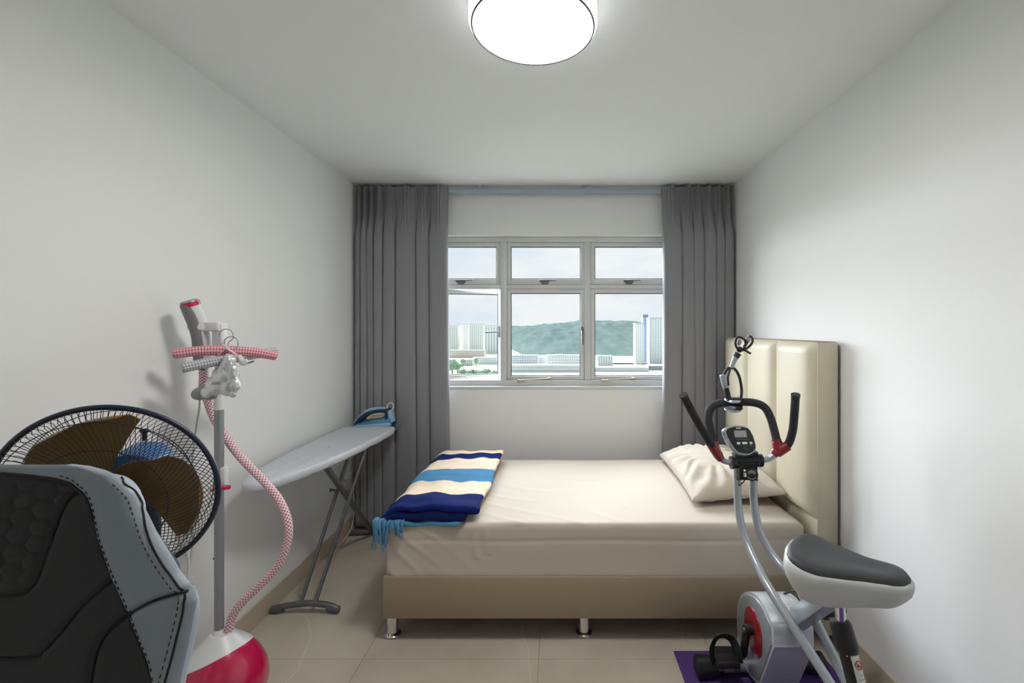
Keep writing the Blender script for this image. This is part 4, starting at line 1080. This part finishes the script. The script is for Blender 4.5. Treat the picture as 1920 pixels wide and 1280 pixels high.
MB().tube(crom([at(1344, 849, HB-.005), at(1313, 800, HB-.05), at(1283, 744, HB-.10)], 7), .0165, 16).build('outer_grip', 'foam_black', bike)
MB().tube(crom([at(1464, 846, HB-.005), at(1478, 832, HB-.02), at(1486, 808, HB-.05), at(1489, 780, HB-.08), at(1491.5, 744, HB-.10)], 7), .0165, 16).build('outer_grip', 'foam_black', bike)
for p, q in (((1283, 744), (1281, 740)), ((1491.5, 744), (1491.8, 739))):
    MB().rod(at(*p, HB-.10), at(*q, HB-.104), .0180).build('grip_cap', 'black_plastic', bike)
MB().tube(crom([at(1337, 828, HB+.005), at(1342, 845, HB), at(1352, 861, HB)], 5), [.0195, .0225, .0165], 16).tube([at(1330, 829, HB-.02), at(1347, 853, HB)], [.0185, .0215], 16).build('joint_cover', 'bike_red', bike)
MB().tube(crom([at(1455, 823, HB+.005), at(1459, 840, HB), at(1450, 853, HB)], 5), [.0195, .0235, .0165], 16).tube([at(1478, 835, HB-.02), at(1456, 848, HB)], [.0205, .0235], 16).build('joint_cover', 'bike_red', bike)
for p in ((1449, 829), (1447, 845)): MB().ell(at(*p, HB-.024), (.004, .002, .004), sub=1).build('joint_screw', 'chrome', bike)
# tension knob
kc = at(1409, 889, HB-.03); kz = Vector((-.25, -1, .12)).normalized(); KM = axis_m(kc, kz)
kn = MB().lathe([(.027, -.02), (.028, -.005), (.0265, .006), (.022, .009), (.001, .009)], 30, M=KM).build('tension_knob', 'black_plastic', bike)
MB().lathe([(.004, .009), (.0045, .016), (.001, .017)], 14, M=KM).build('knob_cap', 'black_plastic', kn)
MB().tube([KM @ Vector((.016*math.cos(a), .016*math.sin(a), .0095)) for a in np.linspace(.5, 2.7, 10)], .0010, 5).tube([KM @ Vector((.010*math.cos(a), .010*math.sin(a), .0095)) for a in np.linspace(.3, 2.9, 10)], .0010, 5).tube([KM @ Vector((.018*math.cos(a), .018*math.sin(a), .0095)) for a in np.linspace(3.7, 5.7, 10)], .0008, 5).build('knob_marks', 'mark_white', kn)
MB().rod(at(1396, 885, HB-.03), at(1397, 893, HB-.03), .008).ell(at(1396, 882, HB-.034), (.006, .004, .006), sub=2).build('clamp_bolt', 'chrome', bike)
MB().tube(crom([at(1397, 893, HB-.03), at(1395, 902, HB-.03), at(1386, 910, HB-.01)], 5), .0025, 6).build('tension_cable', 'black_plastic', bike)
# console: silver shell, dark face, grey screen, buttons
cz = Vector((.06, -.93, .36)).normalized(); CM = axis_m(at(1391, 824, HB-.03), cz)
k_ = HB/F_PX
co_ = [(-29, 14), (-24, 21), (-8, 25), (8, 23.5), (18, 19), (23, 5), (25, -10), (22, -19), (10, -26), (-4, -25), (-14, -20), (-24, -2)]
def oc_(s_): return [(p.x, p.y) for p in crom([(a*k_*s_, b_*k_*s_, 0) for a, b_ in co_], 5, True)]
con = MB().prism(oc_(1.06), .030, CM @ Matrix.Translation((-.003, 0, -.030)), .006, 3).build('console', 'bike_silver', bike)
MB().prism(oc_(.95), .003, CM @ Matrix.Translation((0, 0, -.001)), .001).build('face', 'black_plastic', con)
def onface(x0, y0, x1, y1, name, m, z=.0021, h=.0014, bev=.0008): MB().box((x0*k_, y0*k_, z), (x1*k_, y1*k_, z+h), bev, M=CM).build(name, m, con)
onface(-13, 4, 10, 16.5, 'screen', 'screen', bev=.0003)
onface(-8, 20, 1, 22, 'logo', 'mark_white', bev=.0002)
for x0, x1 in ((-11, -5), (-1, 8), (13, 18)): onface(x0, -8.5, x1, -4.5, 'button', 'mark_white', h=.003, bev=.001)
for x0, x1, yy in ((-8, -4, -12), (3, 8, -12), (14, 17, -12), (-1, 5, -15.5), (4, 9, -18)): onface(x0, yy, x1, yy+.9, 'print_mark', 'handle_grey', h=.0004, bev=.0001)
onface(-10, 0, 13, .8, 'print_line', 'handle_grey', h=.0004, bev=.0001)
MB().box((-.020, -.062, -.028), (.030, -.052, -.002), .002, M=CM).build('console_bracket', 'bike_silver', con)

# ------------------------------------------------------------------ gooseneck phone holder clamped to the handlebar
ph = thing('phone_holder', at(1375, 760, 2.02), 'black and grey gooseneck phone holder clamped on the bike handlebar', 'holder')
PYd = 2.005
MB().lathe([(.001, -.006), (.030, -.006), (.036, 0), (.030, .007), (.001, .009)], 30, M=axis_m(at(1374, 750, PYd), (0, -.15, 1), (0, 1, 0))).build('clamp_top', 'bike_silver', ph)
MB().lathe([(.001, -.010), (.022, -.008), (.036, .0), (.034, .005), (.001, .006)], 30, M=axis_m(at(1374, 768, PYd), (0, -.15, 1), (0, 1, 0))).build('clamp_base', 'bike_silver', ph)
MB().box(at(1360, 749.5, PYd+.02), at(1391, 747, PYd-.02), .003).box(at(1372, 764, PYd+.02), at(1392, 761, PYd-.02), .003).build('clamp_pad', 'black_plastic', ph)
MB().beam(at(1366, 748, 1.99), at(1361, 727, 1.99), .022, .020, .004, (0, 1, 0)).build('clamp_lever', 'black_plastic', ph)
MB().beam(at(1361, 727, 1.988), at(1355, 702, 1.985), .026, .026, .005, (0, 1, 0)).build('clamp_block', 'bike_silver', ph)
MB().tube(crom([at(1389, 748, 2.0), at(1390.5, 730, 2.0), at(1386, 706, 2.0), at(1378, 692, 1.995), at(1369, 689, 1.99), at(1361, 695, 1.985), at(1358, 703, 1.985)], 7), .0062, 12).build('gooseneck', 'black_plastic', ph)
MB().tube(crom([at(1366, 722, 1.975), at(1365, 708, 1.975), at(1368, 695, 1.98), at(1372, 686, 1.985)], 5), .0045, 10).build('gooseneck', 'black_plastic', ph)
MB().tube([at(1371, 689, 1.985), at(1380, 668, 1.985)], [.0085, .012], 14).build('neck_sleeve', 'bike_silver', ph)
MB().tube([at(1379, 670, 1.985), at(1384, 662, 1.985)], [.013, .015], 14).ell(at(1387, 655, 1.985), (.014, .012, .014), sub=2).build('ball_joint', 'black_plastic', ph)
hm_ = MB()
hm_.tube(crom([at(1384, 655, 1.985), at(1379, 645, 1.975), at(1381, 634, 1.97), at(1388, 632, 1.97), at(1397, 638, 1.975), at(1396, 650, 1.98), at(1390, 656, 1.985)], 6, True), .0052, 8, closed=True)
hm_.tube(crom([at(1392, 657, 1.99), at(1404, 650, 2.0), at(1411, 640, 2.0), at(1409, 632, 2.0), at(1403, 630, 2.0)], 6), .0052, 8)
hm_.tube([at(1394, 655, 1.98), at(1408, 663, 1.97)], .0045, 8)
hm_.tube([at(1395, 650, 1.98), at(1401, 641, 1.99)], .0065, 8)
hm_.build('grip_jaw', 'black_plastic', ph)
MB().ell(at(1386, 642, 1.985), (.010, .004, .014), sub=2).ell(at(1403, 636, 1.995), (.014, .005, .012), sub=2).build('jaw_pad', 'wire', ph)

# ------------------------------------------------------------------ the town and hill outside, seen from high up
GZ = -38.5
gnd = MB(); gnd.box((-1500, 6, GZ-2), (1500, 1600, GZ)); struct('ground', gnd, 'city_ground')
# wooded hill
hr = []
for i in range(150):
    Yh = 620+1100*(i/149)**1.25; row = []
    for j in range(260):
        X = -700+1500*j/259
        px = CX+F_PX*X/Yh
        y0_ = 640 if X > -.07*Yh else 640+260*min(1, (-.07*Yh-X)/30)
        t = min(1, max(0, (Yh-y0_)/(1400-y0_))); t = t*t*(3-2*t)
        crest = np.interp(X/1500.0, [-.50, -.24, -.11, -.04, .045, .12, .19, .30, .5], [38, 44, 45, 52, 66, 64, 58, 44, 40])
        n = 5*fbm(X*.012, Yh*.008, 1)+3*fbm(X*.03, Yh*.02, 4)+2.6*fbm(X*.07, Yh*.02, 2)+3.0*abs(fbm(X*.13, Yh*.03, 6))
        row.append((X, Yh, GZ-1+crest*t*(1 if Yh < 1420 else max(0, 1-(Yh-1420)/300))+n*(t if Yh < y0_+40 else .25+.75*t)))
    hr.append(row)
hill = MB().grid(hr).build('wooded_hill', 'foliage_hazed', None, True, 180)
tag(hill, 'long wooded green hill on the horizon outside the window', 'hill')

def building(name, x0, x1, ytop, Y, depth, m, label, cols, floors, inset=.0, wm='city_window', cat='building', bands=False, crown=None, gy=None, wfrac=(.5, .5)):
    """slab whose front stands at distance Y; x0..x1, ytop: where the photograph shows its edges"""
    a, b_ = at(x0, ytop, Y), at(x1, ytop, Y); zt = a.z
    t = thing(name, ((a.x+b_.x)/2, Y+depth/2, GZ), label, cat, 'buildings outside the window')
    MB().box((a.x, Y, GZ), (b_.x, Y+depth, zt)).build('walls', m, t, False)
    w = MB(); W = (b_.x-a.x); H = zt-GZ; cw_ = W/cols; fh = H/floors
    for c in range(cols):
        xa = a.x+cw_*(c+.5-wfrac[0]/2); xb = a.x+cw_*(c+.5+wfrac[0]/2)
        if bands: w.box((xa, Y-.12, GZ+H*.03), (xb, Y+.05, zt-H*.03)); continue
        for f in range(floors):
            z0 = GZ+fh*(f+.5-wfrac[1]/2)
            w.box((xa, Y-.12, z0), (xb, Y+.05, z0+fh*wfrac[1]))
    o = w.build('windows', wm, t, False); o['kind'] = 'stuff'
    MB().box((a.x-.4, Y-.4, zt), (b_.x+.4, Y+depth+.4, zt+H*.012+.5)).build('roof_edge', 'city_grey' if m != 'city_grey' else 'city_white', t, False)
    if crown:
        MB().box((a.x+W*crown[0], Y+depth*.2, zt), (a.x+W*crown[1], Y+depth*.8, zt+crown[2])).build('roof_room', m, t, False)
    return t
building('tower_block', 838, 858, 611, 790, 16, 'city_cream', 'leftmost pale tower block seen through the open casement', 5, 24, bands=True, wm='city_grey')
building('tower_block', 862, 877, 609, 815, 16, 'city_white', 'second pale tower block from the left outside the window', 4, 24, bands=True, wm='city_grey')
building('tower_block', 880, 906, 608, 790, 16, 'city_cream', 'widest cream tower block beyond the open casement', 7, 24, bands=True, wm='city_grey')
building('tower_block', 909, 934, 611, 740, 16, 'city_white', 'white tower block beside the window mullion, right of the cream towers', 5, 26, bands=True, wm='city_grey')
building('apartment_tower', 1191, 1207, 607, 520, 12, 'city_white', 'lower white apartment tower at the edge of the wooded hill', 4, 26, wm='city_grey', wfrac=(.4, .4))
building('apartment_tower', 1206, 1216, 597, 548, 12, 'city_blue', 'blue glass-fronted tower between the two white towers', 4, 28, wm='city_grey', crown=(.0, 1.0, 5), wfrac=(.35, .4))
building('apartment_tower', 1217.5, 1246, 597, 530, 16, 'city_white', 'tall white apartment tower beside the right curtain', 6, 28, wm='city_blue', wfrac=(.4, .45))
building('low_block', 842, 908, 657, 640, 14, 'city_pink', 'low pinkish block below the pale towers', 16, 4, wm='city_grey')
building('low_block', 864, 886, 675, 500, 12, 'city_cream', 'small cream low block above the trees', 6, 3)
building('low_block', 886, 940, 671, 520, 12, 'city_white', 'white low block above the trees at the open casement', 12, 4, wm='city_grey')
building('low_block', 960, 1008, 667, 500, 14, 'city_white', 'white block with a grid of windows, behind the middle pane', 14, 5)
building('low_block', 1010, 1024, 671, 505, 12, 'city_white', 'narrow white block beside the gridded block', 5, 4, wm='city_blue')
building('low_block', 1026, 1100, 667, 480, 14, 'city_white', 'long white block with window bands behind the middle pane', 18, 4, wm='city_grey', crown=(.2, .4, 1.2))
building('low_block', 956, 1100, 686, 425, 18, 'city_white', 'long low white hall in front of the gridded blocks', 30, 2, wm='city_grey', wfrac=(.6, .3))
building('low_block', 1121, 1149, 668, 490, 12, 'city_white', 'white block with vertical stripes in front of the wooded hill', 6, 1, bands=True, wm='city_grey')
building('low_block', 1105, 1216, 690, 430, 18, 'city_white', 'long low white hall behind the right pane', 22, 2, wm='city_grey', wfrac=(.5, .3))
building('low_block', 1150, 1218, 684, 520, 18, 'city_white', 'low white roof at the foot of the apartment towers', 12, 2, wm='city_grey', wfrac=(.5, .25))
building('low_block', 1216, 1262, 686, 445, 16, 'city_grey', 'grey low block below the tall apartment tower', 8, 3, wm='city_window')

def tree(px, ptop, Y, w, label, seed):
    rnd = random.Random(seed); p = at(px, ptop, Y); h = p.z-GZ
    t = thing('tree', (p.x, Y, GZ), label, 'tree', 'trees outside the window')
    MB().rod((p.x, Y, GZ), (p.x, Y, GZ+h*.6), w*.06).build('trunk', 'door_wood', t)
    mb = MB()
    for k in range(9):
        r = w*rnd.uniform(.20, .30)
        mb.ell((p.x+rnd.uniform(-.22, .22)*w, Y+rnd.uniform(-.2, .2)*w, GZ+h-r-rnd.uniform(0, .45)*h*.8), (r, r, r*.85), sub=2)
    for v in mb.v:
        q = Vector((v.x*.5, v.y*.5, v.z*.5)); v += Vector((noise.noise(q), noise.noise(q+Vector((9, 0, 0))), noise.noise(q+Vector((0, 9, 0)))))*w*.09
    mb.build('crown', 'foliage_near', t)
for k, (px, pt, Y, w, lb_) in enumerate(((848, 670, 400, 12, 'tallest leafy tree at the left edge of the open casement'), (858, 676, 410, 10, 'leafy tree right of the tallest one outside'),
        (867, 690, 392, 8, 'low tree in front of the small cream block'), (878, 692, 388, 8, 'second low tree in front of the small cream block'), (890, 691, 395, 9, 'low tree in the middle of the green row outside'),
        (902, 692, 385, 8, 'low tree in front of the white low block'), (914, 690, 392, 9, 'second low tree in front of the white low block'), (927, 691, 386, 9, 'low tree nearest the window mullion'),
        (868, 671, 470, 7, 'small round tree left of centre behind the cream block'), (893, 669, 480, 6, 'small round tree behind the white low block'))):
    tree(px, pt, Y, w, lb_, 40+k)
